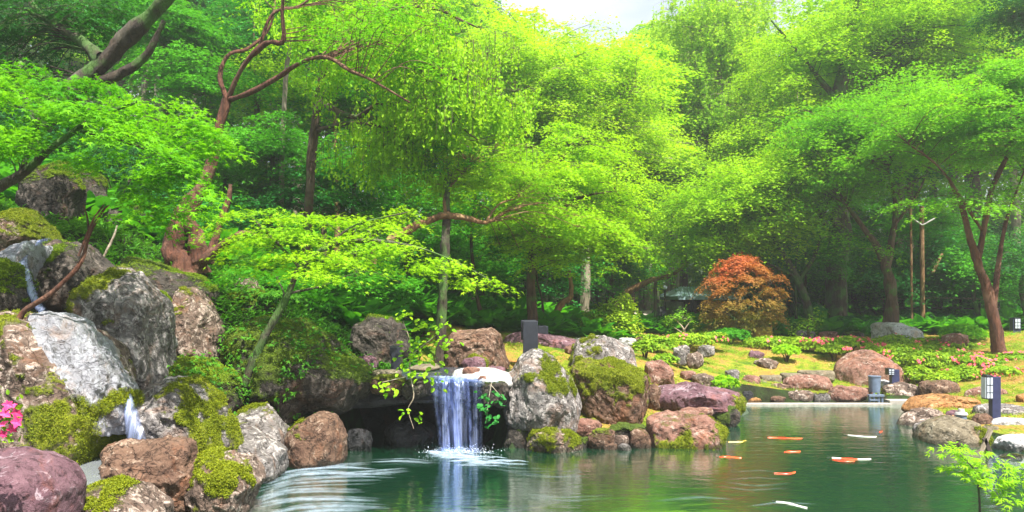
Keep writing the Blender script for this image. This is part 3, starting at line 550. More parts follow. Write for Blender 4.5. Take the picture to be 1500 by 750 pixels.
# far kerb side
rock('great pink domed boulder beside the kerb of the pond', [(1222, 560), (1230, 535), (1250, 516), (1275, 512), (1305, 528), (1325, 548), (1330, 568), (1280, 575), (1230, 572)], 18.8, 'pinkstone', moss=-.5, dep=.8, facets=3, rough=.6)
for (b_, Y, mt, mo, lb) in [((1087, 547, 1114, 580), 17.4, 'pinkstone', -.3, 'tall pink stone at the left end of the kerb'), ((1082, 572, 1105, 592), 16.9, 'dark', -.3, 'dark bluish stone at the left end of the kerb'),
        ((1105, 569, 1127, 586), 17.1, 'orange', -.4, 'tan oval stone leaning on the kerb stones'), ((1123, 561, 1167, 584), 17.3, 'brown', -.4, 'dark red wedge stone under the flat slab'),
        ((1145, 549, 1222, 573), 17.5, 'pinkstone', -.3, 'long flat pink slab stone above the kerb'), ((1093, 582, 1115, 593), 16.8, 'orange', -.4, 'small tan pebble on the kerb'),
        ((1128, 580, 1152, 591), 16.8, 'brown', -.4, 'small brown pebble on the kerb'), ((1150, 571, 1192, 591), 17, 'mottled', .0, 'mossy mottled stone under the long flat slab'),
        ((1189, 573, 1216, 592), 16.9, 'grey', .25, 'grey stone with a moss top on the kerb'), ((1212, 564, 1270, 592), 17, 'pinkstone', -.2, 'rounded reddish stone in front of the great pink boulder'),
        ((1262, 567, 1280, 580), 17.3, 'pinkstone', -.3, 'small reddish stone beside the blue grey pot'), ((1292, 560, 1352, 592), 17.2, 'mottled', .0, 'pale lumpy rock right of the blue grey pot'),
        ((1345, 556, 1404, 584), 16.8, 'brown', -.1, 'brown domed rock above the orange one'), ((1286, 555, 1305, 568), 17.6, 'white', -.3, 'small white rock beside the blue grey pot'),
        ((1408, 566, 1477, 592), 16.2, 'pinkstone', -.3, 'long grey pink rock behind the near bollard lamp'), ((1470, 560, 1510, 585), 17, 'grey', -.3, 'grey rock at the right edge above the stream'),
        ((1423, 592, 1510, 618), 14, 'grey', -.3, 'broad lilac grey rock at the foot of the bollard lamp'), ((1335, 596, 1380, 632), 14.0, 'mottled', -.1, 'rough brown rock poking into the pond on the right'),
        ((1337, 617, 1378, 643), 13.0, 'grey', -.4, 'smooth bluish rock low at the water on the right'), ((1423, 606, 1455, 634), 13.1, 'brown', -.3, 'reddish stone right of the big tan boulder'),
        ((1456, 634, 1520, 672), 11.6, 'white', .1, 'pale rounded boulder with mossy base at right edge'), ((1450, 612, 1520, 632), 13, 'white', -.4, 'flat white rock behind the pale rounded boulder'),
        ((1490, 575, 1530, 595), 15, 'orange', -.4, 'tan rock at the right edge'), ((1376, 585, 1402, 600), 15.6, 'grey', -.2, 'grey stone hidden behind the orange slab'), ((1440, 622, 1462, 640), 12.6, 'tan', .1, 'small tan stone between bollard lamp and pale boulder'),
        ((1385, 600, 1412, 616), 13.9, 'purple', -.2, 'lilac stone between orange slab and big tan boulder'), ((1318, 566, 1345, 580), 17.6, 'tan', .0, 'tan stone at the right foot of the great pink boulder'), ((1098, 556, 1126, 572), 17.7, 'tan', .0, 'tan stone behind the tall pink kerb stone'),
        ((1462, 664, 1500, 684), 11.0, 'grey', .1, 'grey stone at the water below the pale rounded boulder'), ((1360, 664, 1385, 676), 11.9, 'dark', -.2, 'dark wet stone at the foot of the big tan boulder')]:
    stone(lb, b_, Y, mt, moss=mo, facets=5)
stone('dark jagged rock jutting into the pond below the orange slab', [(1312, 628), (1325, 608), (1350, 596), (1375, 600), (1380, 618), (1350, 628), (1330, 634)], 13.9, 'mottled', moss=-.2)
rock('long orange slab boulder on the right bank', [(1328, 600), (1345, 585), (1385, 577), (1425, 583), (1435, 595), (1400, 604), (1350, 606)], 15.2, 'orange', moss=-.5, dep=.6)
rock('big rounded tan boulder half in the pond on the right', [(1348, 645), (1362, 622), (1395, 610), (1425, 618), (1440, 640), (1430, 662), (1380, 672), (1352, 664)], 12.3, 'tan', moss=-.1, dep=.6, facets=3, rough=.7, patches=[(1420, 640, 12)])
rock('large white boulder behind the azaleas', [(1282, 495), (1284, 474), (1305, 470), (1335, 480), (1352, 500), (1330, 508), (1290, 506)], 23, 'white', moss=-.6, dep=.8)
rock('brown boulder standing among the right azaleas', (1378, 488, 1420, 516), 21, 'pinkstone', moss=-.1)
stone('flat lilac stone in the right azaleas', (1452, 510, 1480, 524), 20.5, 'grey', moss=-.3)

# ------------------------------------------------------------------ leaves
def T_star():
    v = [(0, -.25, 0)]; L = [.55, .85, 1.0, .85, .55]; A = [-112, -58, 0, 58, 112]; out = [(0, 0, 0)]; q = []
    for a, l in zip(A, L): r = math.radians(a); out.append((math.sin(r) * l, math.cos(r) * l, -.16 * l))
    NA = [-150, -85, -29, 29, 85, 150]
    for a in NA: r = math.radians(a); out.append((math.sin(r) * .26, math.cos(r) * .26, .015))
    for i in range(5): q.append((0, 6 + i, 1 + i, 7 + i))
    return np.array(out) * .6, np.array(q)
def T_tri():
    out = [(0, -.3, 0), (-.75, .25, -.12), (0, 1, -.2), (.75, .25, -.12), (-.22, .12, .03), (.22, .12, .03), (-.4, -.25, 0), (.4, -.25, 0)]
    return np.array(out) * .6, np.array([(0, 6, 1, 4), (0, 4, 2, 5), (0, 5, 3, 7)])
def T_kite(): return np.array([(0, -.5, 0), (.32, .05, .05), (0, .55, -.08), (-.32, .05, .05)]), np.array([(0, 1, 2, 3)])
def T_lance(): return np.array([(0, 0, 0), (.10, .5, .10), (0, 1.0, -.12), (-.10, .5, .10)]), np.array([(0, 1, 2, 3)])
def T_oval(): return np.array([(0, -.1, 0), (.3, .12, .06), (.34, .5, .05), (.16, .82, -.03), (0, 1, -.1), (-.16, .82, -.03), (-.34, .5, .05), (-.3, .12, .06), (0, .45, -.02)]) * .8, np.array([(0, 1, 2, 8), (8, 2, 3, 4), (8, 4, 5, 6), (0, 8, 6, 7)])
TPL = {'star': T_star(), 'tri': T_tri(), 'kite': T_kite(), 'lance': T_lance(), 'oval': T_oval()}
def leaf_arrays(C, Nn, size, tpl, tang=None, rg=RNG, rnd=None):
    tv, tq = TPL[tpl]; n = len(C); Nn = Nn / (np.linalg.norm(Nn, axis=1)[:, None] + 1e-9)
    if tang is None: tang = rg.normal(size=(n, 3))
    t = tang - (tang * Nn).sum(1)[:, None] * Nn; t /= np.linalg.norm(t, axis=1)[:, None] + 1e-9
    b = np.cross(t, Nn); s = (np.full(n, size) if np.isscalar(size) else size) * rg.uniform(.7, 1.25, n)
    V = C[:, None] + s[:, None, None] * (tv[None, :, 0, None] * b[:, None] + tv[None, :, 1, None] * t[:, None] + tv[None, :, 2, None] * Nn[:, None])
    Fq = tq[None] + (np.arange(n) * len(tv))[:, None, None]
    r = rg.random(n) if rnd is None else rnd
    return V.reshape(-1, 3), Fq.reshape(-1, 4), np.repeat(r, len(tq))
def leaf_mesh(name, packs, mat):
    Vs, Fs, Rs, o = [], [], [], 0
    for V, Fq, r in packs: Vs.append(V); Fs.append(Fq + o); Rs.append(r); o += len(V)
    return mesh_np(name, np.concatenate(Vs), [np.concatenate(Fs)], mat, smooth=False, fattrs={'rnd': np.concatenate(Rs)})
def tube(pts, rad, sides=7, rough=0, seed=0):
    pts = np.array(pts, float); n = len(pts); d = np.gradient(pts, axis=0); d /= np.linalg.norm(d, axis=1)[:, None] + 1e-9
    u = np.array([.3, .2, 1.0]) if abs(d[0][2]) < .8 else np.array([1.0, .1, 0]); U = []
    for k in range(n): u = u - (u @ d[k]) * d[k]; u = u / (np.linalg.norm(u) + 1e-9); U.append(u)
    U = np.array(U); W = np.cross(d, U); a = np.linspace(0, 2 * np.pi, sides, endpoint=False); rad = np.broadcast_to(rad, (n,))
    R = rad[:, None] * np.ones((1, sides))
    if rough:
        q = np.c_[np.tile(np.cos(a) * 1.5, n), np.tile(np.sin(a) * 1.5, n), np.repeat(np.arange(n) * .35, sides)]
        R = R * (1 + rough * fbm(q, 1.2, 3, seed).reshape(n, sides))
    V = pts[:, None] + R[..., None] * (np.cos(a)[None, :, None] * U[:, None] + np.sin(a)[None, :, None] * W[:, None])
    i = np.arange(n - 1)[:, None] * sides; j = np.arange(sides)[None]; jn = (j + 1) % sides
    Fq = np.stack([i + j, i + jn, i + sides + jn, i + sides + j], -1).reshape(-1, 4)
    Vv = V.reshape(-1, 3); cap = np.array([[(n - 1) * sides + k, (n - 1) * sides + (k + 1) % sides, (n - 1) * sides + (k + 2) % sides, (n - 1) * sides + (k + 2) % sides] for k in range(0)]).reshape(0, 4).astype(int)
    return Vv, Fq
def smooth_path(pts, n=None):
    """Catmull-Rom through rows (x,y,z,r)"""
    p = np.array(pts, float); m_ = len(p)
    if m_ < 3: t = np.linspace(0, 1, n or 4)[:, None]; return p[0] * (1 - t) + p[-1] * t
    q = np.vstack([2 * p[0] - p[1], p, 2 * p[-1] - p[-2]]); out = []; k = max(3, (n or m_ * 5) // (m_ - 1))
    for i in range(m_ - 1):
        a, b, c, d = q[i], q[i + 1], q[i + 2], q[i + 3]
        for t in np.linspace(0, 1, k, endpoint=False): out.append(.5 * ((2 * b) + (-a + c) * t + (2 * a - 5 * b + 4 * c - d) * t * t + (-a + 3 * b - 3 * c + d) * t ** 3))
    out.append(p[-1]); out = np.array(out); out[:, 3] = np.maximum(out[:, 3], .002); return out
def join_tubes(name, ts, mat):
    Vs, Fs, o = [], [], 0
    for V, Fq in ts: Vs.append(V); Fs.append(Fq + o); o += len(V)
    return mesh_np(name, np.concatenate(Vs), [np.concatenate(Fs)], mat)

def pad_points(rg, c, out, a, b, n, droop=.25, thick=.07, clumps=None):
    """points and normals of one layered spray; also twig paths"""
    up = np.array([0, 0, 1.0]); out = np.array([out[0], out[1], 0.0]); out /= np.linalg.norm(out) + 1e-9; side = np.cross(up, out)
    k = clumps or max(5, int(a * b * 16)); th = rg.uniform(0, 2 * np.pi, k); rr = np.sqrt(rg.random(k)) * rg.uniform(.75, 1.08, k)
    cu, cv = rr * np.cos(th), rr * np.sin(th)
    idx = rg.integers(0, k, n); sg = .55 / math.sqrt(k) + .05
    u = cu[idx] + rg.normal(0, sg, n); v = cv[idx] + rg.normal(0, sg, n)
    zc = rg.normal(0, thick * .8, k)[idx] + rg.normal(0, thick * .45, n)
    h = -droop * a * (u * u * (u > -.2) + .6 * v * v) + zc * 1.0
    C = c + out * (u * a)[:, None] + side * (v * b)[:, None] + up * h[:, None]
    Nn = up + out * (u * droop * .9)[:, None] + side * (v * droop * .7)[:, None] + rg.normal(0, .33, (n, 3))
    tips = [c + out * x * a + side * y * b + up * (-droop * a * (x * x * (x > -.2) + .6 * y * y) - .02) for x, y in zip(cu, cv)]
    tg = out * .9 + (C - c) * .6 / max(a, .1) + rg.normal(0, .5, (n, 3))
    return C, Nn, tips, tg, out, rg.random(k)[idx]

def make_tree(name, label, cat, wood, leafm, limbs, pads=(), canopies=(), dens=170, leaf=.09, tpl='tri', pad=1.0, seed=1, group=None, snap=True, weep=0, twigs=True, droop=.25, world=False, crown_name='crown', thick=.07):
    rg = np.random.default_rng(seed)
    L3 = []
    for li, l in enumerate(limbs):
        q = np.array([[*(p[:3] if world else P(p[0], p[1], p[2])), p[3]] for p in l])
        if li == 0 and snap and not world:
            z0 = hz(q[0, 0], q[0, 1]); q = np.vstack([[q[0, 0] + .02, q[0, 1], z0 - .15, q[0, 3] * 1.55], [q[0, 0], q[0, 1], z0 + .18, q[0, 3] * 1.15], q[1:] if abs(q[0, 2] - z0) < .8 or q[0, 2] < z0 else q])
        L3.append(smooth_path(q, max(8, len(q) * 6)))
    base = L3[0][0, :3].copy(); tubes = []
    for k, l in enumerate(L3): tubes.append(tube(l[:, :3] - base, l[:, 3], 14 if l[0, 3] > .06 else 7, .34, seed + k))
    sk = np.vstack([l[len(l) // (3 if i == 0 else 8):] for i, l in enumerate(L3)])
    P3 = []
    if not world and limbs[0][0][2] > 21 and name != 'red_maple': thick = .17
    for p in pads:   # (px,py,Y,a_px,b_m,[dirx,diry])
        c = P(*p[:3]); a = p[3] * p[2] / F; d = p[5] if len(p) > 5 else (rg.normal(), rg.normal()); P3.append((c, a, p[4], np.array([d[0], d[1], 0])))
    for (px, py, Y, rpx, rpy, dm, ns) in canopies:
        c = np.array([px, Y, py]) if world else P(px, py, Y); sx_, sz_ = (rpx, rpy) if world else (rpx * Y / F, rpy * Y / F)
        for i in range(int(ns * 1.25) if (not world and Y > 21 and ns > 30) else ns):
            d = rg.normal(size=3); d /= np.linalg.norm(d); d[2] = d[2] * .5 + .5 * abs(d[2]) if rg.random() < .6 else d[2]
            r = rg.uniform(.25, 1) ** .6; cc = c + d * np.array([sx_, dm, sz_]) * r; a = pad * rg.uniform(.65, 1.25)
            P3.append((cc, a, a * rg.uniform(.6, .95), d + rg.normal(0, .3, 3)))
            if i % 2 == 0 and not world:
                d2 = rg.normal(size=3); d2 /= np.linalg.norm(d2); P3.append((c + d2 * np.array([sx_, dm, sz_]) * rg.uniform(.95, 1.35), a * .5, a * .4, d2))
    packs = []
    for (c, a, b, d) in P3:
        n = max(25, int(dens * a * b * 3.1)); C, Nn, tips, tg, out, side = pad_points(rg, c, d, a, b, n, droop, thick * max(1, a ** .5))
        tone = rg.uniform(0, .45)
        if weep:
            sid = rg.integers(0, len(tips), n); dz = rg.random(n) ** .8 * weep * rg.uniform(.5, 1, len(tips))[sid]
            C = np.array(tips)[sid] + np.c_[rg.normal(0, .05 + .05 * dz), rg.normal(0, .05 + .05 * dz), -dz] ; Nn = rg.normal(size=(n, 3)) + [0, -.6, .5]; tg = np.array([[0, 0, -1.0]]) + rg.normal(0, .35, (n, 3))
        packs.append(leaf_arrays(C - base, Nn, leaf, tpl, tg, rg, np.clip(tone * .7 + .4 * side + .35 * rg.random(n), 0, 1)))
        if twigs:
            dd = np.linalg.norm((sk[:, :3] - c) * [1, 1, 1.25], axis=1) + 2.0 * np.maximum(0, sk[:, 2] - c[2]); j = int(dd.argmin()); s0 = sk[j]
            r0 = min(s0[3] * .45, .004 + .004 * np.linalg.norm(s0[:3] - c)); mid = (s0[:3] + c) / 2 + [0, 0, .12 * np.linalg.norm(s0[:3] - c)] + rg.normal(0, .08, 3) * a
            pth = smooth_path([[*s0[:3], r0], [*mid, r0 * .7], [*(c - [0, 0, .05]), r0 * .45]], 9); tubes.append(tube(pth[:, :3] - base, pth[:, 3], 5))
            for tp in tips[:10]:
                md = (c + tp) / 2 + [0, 0, .03]; tubes.append(tube(np.array([c - [0, 0, .05], md, tp]) - base, np.array([r0 * .4, r0 * .25, .004]), 4))
                if weep: tubes.append(tube(np.array([tp, tp - [0, 0, weep * .3], tp - [.02, 0, weep * .6]]) - base, np.array([.005, .004, .002]), 3))
    if leafm == 'red':
        allz = np.concatenate([k_[0][:, 2] for k_ in packs]); z0_, z1_ = np.percentile(allz, [5, 95])
        packs = [(V_, F_, np.clip((V_[::8][:, 2].repeat(3) - z0_) / (z1_ - z0_) * .95 + r_ * .45 - .12, 0, 1)) for V_, F_, r_ in packs]
    t = empty(name, base, label, cat, group)
    child('trunk', join_tubes('trunk', tubes, M[wood]), t)
    if packs: child(crown_name, leaf_mesh(crown_name, packs, M[leafm]), t)
    return t

# ---------------- trees whose shape shows
MP = 'maple_tree'
make_tree(MP, 'near maple reaching in from the left edge with star shaped leaves over the rock pile', 'maple', 'bark_dark', 'maple',
    [[(-150, 330, 8.6, .07), (-60, 300, 8.6, .06), (20, 262, 8.6, .05), (70, 222, 8.5, .038), (135, 175, 8.4, .026), (200, 150, 8.3, .012)], [(30, 255, 8.6, .03), (60, 170, 8.8, .022), (80, 120, 9, .012)], [(110, 190, 8.45, .022), (190, 210, 8.2, .015), (270, 240, 8, .008)]],
    pads=[(20, 150, 8.3, 75, .5, (1, -.3)), (70, 110, 8.9, 70, .5, (1, 0)), (120, 165, 8.2, 85, .5, (1, -.2)), (190, 170, 8.5, 80, .5, (1, 0)), (250, 180, 8.6, 80, .5, (1, .1)), (300, 200, 8.4, 60, .4, (1, 0)), (210, 225, 8.0, 80, .45, (1, -.2)),
          (270, 255, 8.0, 60, .4, (1, -.3)), (60, 215, 8.1, 80, .5, (1, -.3)), (20, 205, 8.8, 70, .5, (-1, 0)), (215, 275, 8.2, 55, .35, (1, -.2)), (290, 290, 8.2, 42, .3, (1, 0)), (200, 300, 8.3, 50, .3, (1, 0)), (245, 325, 8.1, 45, .3, (1, -.2)), (140, 130, 9.0, 60, .4, (1, 0)), (5, 110, 9.2, 55, .5, (1, .2)), (240, 150, 9.1, 70, .4, (1, .2)), (130, 230, 8.3, 45, .3, (1, 0)), (180, 195, 8.1, 60, .4, (1, 0))],
    dens=620, leaf=.105, tpl='star', seed=11, snap=False, droop=.32, thick=.1)
make_tree('twisted_tree', 'twisted red barked tree with a hollow split trunk rising behind the rock pile', 'tree', 'bark_red', 'maple',
    [[(268, 398, 13.8, .26), (258, 365, 13.8, .20), (266, 320, 13.8, .16), (288, 285, 13.8, .13), (308, 245, 13.8, .09), (320, 190, 13.8, .08), (333, 145, 13.8, .075)],
     [(292, 400, 13.75, .17), (288, 350, 13.7, .14), (278, 320, 13.7, .10), (292, 285, 13.7, .09)], [(290, 385, 13.7, .13), (310, 372, 13.5, .09), (335, 352, 13.4, .06), (360, 342, 13.3, .045), (395, 350, 13.2, .02)],
     [(305, 385, 13.9, .09), (318, 340, 14, .06), (335, 290, 14.1, .05), (338, 270, 14.1, .03)],
     [(333, 147, 13.8, .05), (352, 105, 13.6, .04), (375, 75, 13.4, .05), (395, 62, 13.3, .045), (415, 60, 13.2, .04), (413, 15, 13.1, .03), (420, -30, 13, .02)],
     [(333, 147, 13.8, .055), (370, 134, 13.5, .045), (410, 112, 13.2, .04), (440, 92, 13, .036), (478, 84, 12.8, .032), (510, 102, 12.6, .03), (545, 118, 12.5, .022), (600, 150, 12.3, .012)],
     [(332, 145, 13.8, .05), (322, 110, 13.9, .04), (335, 80, 14, .032), (365, 70, 14.2, .028), (395, 40, 14.4, .02), (405, -10, 14.6, .015)], [(378, 75, 13.4, .03), (400, 20, 13.5, .025), (440, 8, 13.5, .02), (470, -20, 13.5, .012)]],
    canopies=[(560, 60, 13.5, 120, 60, 1.6, 26), (430, -10, 14, 120, 30, 1.2, 10)], dens=170, leaf=.085, tpl='tri', pad=.62, seed=12, droop=.4)
make_tree('leaning_tree', 'thick dark mossy trunk leaning up out of the top left corner', 'tree', 'bark_dark', 'deep',
    [[(60, 180, 11.4, .15), (110, 130, 11.3, .14), (160, 82, 11.2, .12), (200, 42, 11.1, .10), (248, -6, 11, .09), (290, -60, 11, .08)], [(150, 88, 11.2, .12), (120, 60, 11.5, .08), (60, 20, 11.8, .05), (20, -30, 12, .03)], [(120, 125, 11.3, .1), (175, 110, 11.2, .07), (215, 80, 11.1, .05), (240, 30, 11, .03)]],
    canopies=[(60, 40, 12.0, 110, 50, .8, 30), (150, 20, 12.4, 80, 40, .8, 12), (30, 110, 12.6, 80, 40, .6, 14)], dens=210, leaf=.085, tpl='tri', pad=.5, seed=13, snap=False)
make_tree('weeping_tree', 'tall light green weeping tree with pendulous twigs above the waterfall', 'tree', 'bark_brown', 'lime',
    [[(448, 420, 16.8, .11), (452, 340, 16.8, .10), (455, 240, 16.7, .09), (468, 140, 16.5, .085), (487, 40, 16.3, .07), (495, -60, 16.1, .05)], [(468, 150, 16.5, .07), (520, 172, 16, .05), (560, 152, 15.6, .04), (640, 165, 15, .025), (700, 205, 14.6, .012)],
     [(480, 85, 16.4, .06), (540, 30, 15.8, .04), (620, 10, 15.2, .03), (700, 40, 14.8, .015)], [(475, 110, 16.5, .06), (560, 95, 15.8, .045), (650, 110, 15.2, .03), (740, 150, 14.8, .012)], [(465, 190, 16.6, .05), (520, 180, 15.8, .035), (600, 195, 15.2, .02)]],
    canopies=[(600, 80, 15.5, 120, 80, 1.8, 60), (680, 150, 15.2, 100, 70, 1.5, 44), (560, 190, 15.6, 70, 50, 1.2, 18), (470, 20, 16, 80, 50, 1.5, 16)], dens=210, leaf=.085, tpl='kite', pad=.62, seed=14, weep=.75)
make_tree(MP, 'low maple bough of yellow green star leaves stretching over the grotto', 'maple', 'bark_dark', 'lime',
    [[(358, 565, 11.0, .07), (375, 520, 11.0, .06), (396, 478, 11.0, .052), (425, 425, 11, .045), (440, 392, 11, .038), (480, 362, 11, .03), (540, 352, 10.9, .024), (620, 365, 10.8, .016), (700, 400, 10.7, .009), (742, 428, 10.6, .004)], [(440, 392, 11, .03), (400, 350, 11.2, .02), (370, 320, 11.4, .012)], [(480, 362, 11, .02), (520, 330, 11.2, .015), (600, 310, 11.4, .01)]],
    pads=[(350, 345, 11.6, 50, .4, (-1, 0)), (430, 345, 11.2, 60, .45, (0, -1)), (395, 365, 11.0, 50, .4, (-1, 0)), (560, 335, 11.2, 45, .35, (1, 0)), (395, 335, 11.3, 60, .45, (-1, 0)), (450, 318, 11.2, 65, .45, (1, 0)), (520, 322, 11.4, 60, .4, (1, 0)), (480, 355, 10.9, 75, .5, (1, -.3)), (420, 375, 10.8, 60, .45, (-1, -.3)), (545, 355, 10.9, 60, .45, (1, 0)), (600, 368, 10.8, 55, .4, (1, 0)), (650, 388, 10.7, 50, .35, (1, -.1)),
          (700, 412, 10.6, 42, .28, (1, -.1)), (732, 428, 10.6, 24, .14, (1, 0)), (500, 385, 10.7, 60, .4, (1, -.5)), (360, 315, 11.6, 45, .4, (-1, 0)), (590, 318, 11.6, 36, .3, (1, 0)), (455, 400, 10.6, 50, .4, (0, -1)), (620, 395, 10.6, 36, .25, (1, -.4))],
    dens=560, leaf=.09, tpl='star', seed=15, snap=False, droop=.3)
make_tree(MP, 'shaded maple sapling draping green leaves over the fern covered boulder', 'maple', 'bark_dark', 'green',
    [[(360, 560, 11.3, .035), (380, 500, 11.5, .028), (415, 440, 12, .018), (405, 405, 12.3, .006)], [(420, 430, 12, .025), (470, 420, 12.2, .015)]],
    pads=[(350, 400, 12.9, 50, .5), (400, 410, 12.8, 55, .5), (450, 412, 12.6, 50, .5), (510, 410, 12.6, 50, .4), (540, 400, 12.8, 50, .4), (600, 415, 12.8, 40, .35)],
    dens=520, leaf=.085, tpl='star', seed=16, snap=False, droop=.3)
make_tree(MP, 'maple with a dark upright trunk and an orange limb arching across it in the centre', 'maple', 'bark_tan', 'lime',
    [[(575, 348, 14.6, .075), (600, 335, 14.8, .08), (630, 322, 15, .07), (652, 316, 15, .065), (685, 320, 15.1, .05), (712, 326, 15.2, .035), (740, 310, 15.4, .02)], [(712, 326, 15.2, .03), (730, 300, 15.6, .02), (760, 290, 16, .012)], [(652, 316, 15, .04), (655, 280, 15.3, .03), (690, 240, 15.8, .02)], [(575, 348, 14.6, .07), (560, 365, 14.4, .06)]],
    canopies=[(730, 265, 16.5, 110, 50, 1.6, 40), (800, 320, 16.8, 80, 40, 1.2, 22), (650, 250, 16.8, 80, 45, 1.3, 20)], dens=230, leaf=.085, tpl='tri', pad=.62, seed=17, snap=False, droop=.35)
make_tree('dark_trunk_tree', 'straight dark red post like tree trunk holding up the orange limb', 'tree', 'bark_dark', 'green',
    [[(645, 500, 15, .085), (648, 430, 15, .08), (652, 360, 15, .078), (654, 318, 15.1, .07), (656, 270, 15.3, .04)]], canopies=[(655, 240, 15.8, 60, 30, .8, 8)], dens=180, leaf=.085, pad=.6, seed=18)
make_tree(MP, 'maple with a straight brown trunk behind the black garden lamps', 'maple', 'bark_brown', 'lime',
    [[(781, 480, 19, .12), (778, 420, 19, .11), (780, 370, 19, .1), (786, 340, 19, .09), (800, 290, 19, .06), (815, 240, 19, .03)], [(785, 345, 19, .05), (760, 315, 19, .03)], [(790, 330, 19, .05), (850, 290, 19, .03), (900, 280, 19, .015)]],
    canopies=[(840, 350, 19, 90, 45, 1.8, 44), (830, 260, 19.5, 100, 70, 2.2, 60), (760, 330, 19, 50, 40, 1.2, 14), (890, 320, 20, 50, 50, 1.2, 16)], dens=200, leaf=.095, pad=.85, seed=19, droop=.35)
make_tree(MP, 'tall pale yellow green maple filling the upper centre below the sky', 'maple', 'bark_grey', 'yellow',
    [[(855, 470, 26, .16), (858, 380, 26, .14), (850, 300, 26, .13), (835, 200, 26, .1), (800, 110, 26, .06), (770, 60, 26, .03)], [(845, 240, 26, .07), (900, 180, 26, .04), (930, 140, 26, .02)], [(840, 210, 26, .06), (740, 170, 26, .04), (690, 130, 26, .02)]],
    canopies=[(930, 115, 27, 50, 40, 2, 16), (730, 100, 26, 90, 55, 3, 56), (850, 130, 26.5, 100, 60, 3, 64), (920, 200, 27, 60, 60, 2.5, 32), (780, 190, 26, 100, 60, 3, 40)], dens=110, leaf=.12, pad=1.15, seed=20, droop=.35)
make_tree('feathery_tree', 'tall feathery bright tree right of the sky gap', 'tree', 'bark_grey', 'yellow',
    [[(1075, 460, 34, .2), (1070, 350, 34, .18), (1062, 200, 34, .14), (1050, 80, 34, .09), (1045, 10, 34, .04)], [(1062, 200, 34, .06), (1020, 120, 34, .03)], [(1060, 180, 34, .06), (1110, 100, 34, .03)]],
    canopies=[(1010, 25, 34, 36, 50, 2, 18), (1080, 10, 34, 50, 36, 2, 14), (1020, 230, 33, 55, 50, 2, 18), (1100, 170, 33, 60, 60, 2, 22), (1050, 60, 34, 60, 70, 2.4, 46), (1040, 170, 34, 80, 70, 2.6, 46), (1005, 120, 34, 30, 60, 1.6, 14)], dens=90, leaf=.15, pad=1.2, seed=21, droop=.4, weep=1.1)
make_tree('giant_tree', 'massive dark old tree with a knobbly thick trunk standing behind the maples on the right', 'tree', 'bark_dark', 'lime',
    [[(1226, 475, 27, .36), (1226, 400, 27, .33), (1230, 330, 27, .34), (1222, 250, 27, .3), (1216, 210, 27, .27), (1232, 130, 27, .2), (1250, 50, 27, .14), (1262, -40, 27, .08)],
     [(1222, 335, 27, .14), (1195, 325, 26.6, .12), (1165, 305, 26.2, .1), (1135, 290, 26, .07), (1100, 285, 25.8, .03)], [(1218, 225, 27, .13), (1190, 235, 26.6, .09), (1150, 220, 26, .05)], [(1228, 150, 27, .1), (1180, 90, 27, .06), (1130, 30, 27, .03)], [(1232, 130, 27, .1), (1300, 60, 27, .06), (1350, 10, 27, .03)]],
    canopies=[(1260, 50, 28, 130, 60, 3.4, 60), (1180, 110, 28, 90, 70, 3, 30), (1370, 40, 28, 110, 55, 3, 44), (1130, 200, 27.5, 70, 50, 2, 22)], dens=110, leaf=.125, pad=1.15, seed=22, droop=.35)
make_tree(MP, 'bright maple with layered boughs spreading left of the giant trunk', 'maple', 'bark_dark', 'lime',
    [[(1190, 478, 25, .14), (1180, 440, 25, .12), (1168, 410, 25, .11), (1150, 375, 25, .08), (1130, 345, 24.8, .05)], [(1170, 410, 25, .07), (1195, 370, 25.2, .05), (1205, 320, 25.4, .03)], [(1165, 405, 25, .06), (1110, 380, 24.6, .03), (1070, 370, 24.4, .015)]],
    canopies=[(1060, 300, 25, 100, 50, 2.4, 58), (1150, 260, 25, 90, 50, 2.2, 48), (1030, 360, 25, 60, 25, 1.6, 18), (1130, 340, 24.6, 70, 25, 1.5, 20)], dens=130, leaf=.11, pad=1.1, seed=23, droop=.35)
make_tree(MP, 'forked maple with a mossy pale base right of the giant trunk', 'maple', 'bark_brown', 'maple',
    [[(1305, 472, 23, .19), (1306, 430, 23, .16), (1298, 395, 23, .13), (1285, 362, 23, .1), (1262, 330, 23, .07), (1240, 300, 23, .04)], [(1298, 400, 23, .1), (1308, 340, 23.2, .08), (1312, 300, 23.3, .06), (1300, 250, 23.4, .03)], [(1310, 330, 23.2, .05), (1340, 290, 23.2, .04), (1360, 250, 23.2, .02)]],
    canopies=[(1250, 200, 23.5, 100, 45, 2.2, 56), (1330, 170, 23.5, 90, 60, 2.4, 48), (1230, 270, 23, 70, 30, 1.6, 20)], pads=[(1270, 362, 22, 60, .7), (1220, 345, 22.6, 50, .6), (1180, 300, 23, 60, .8)], dens=140, leaf=.10, pad=1.05, seed=24, droop=.35)
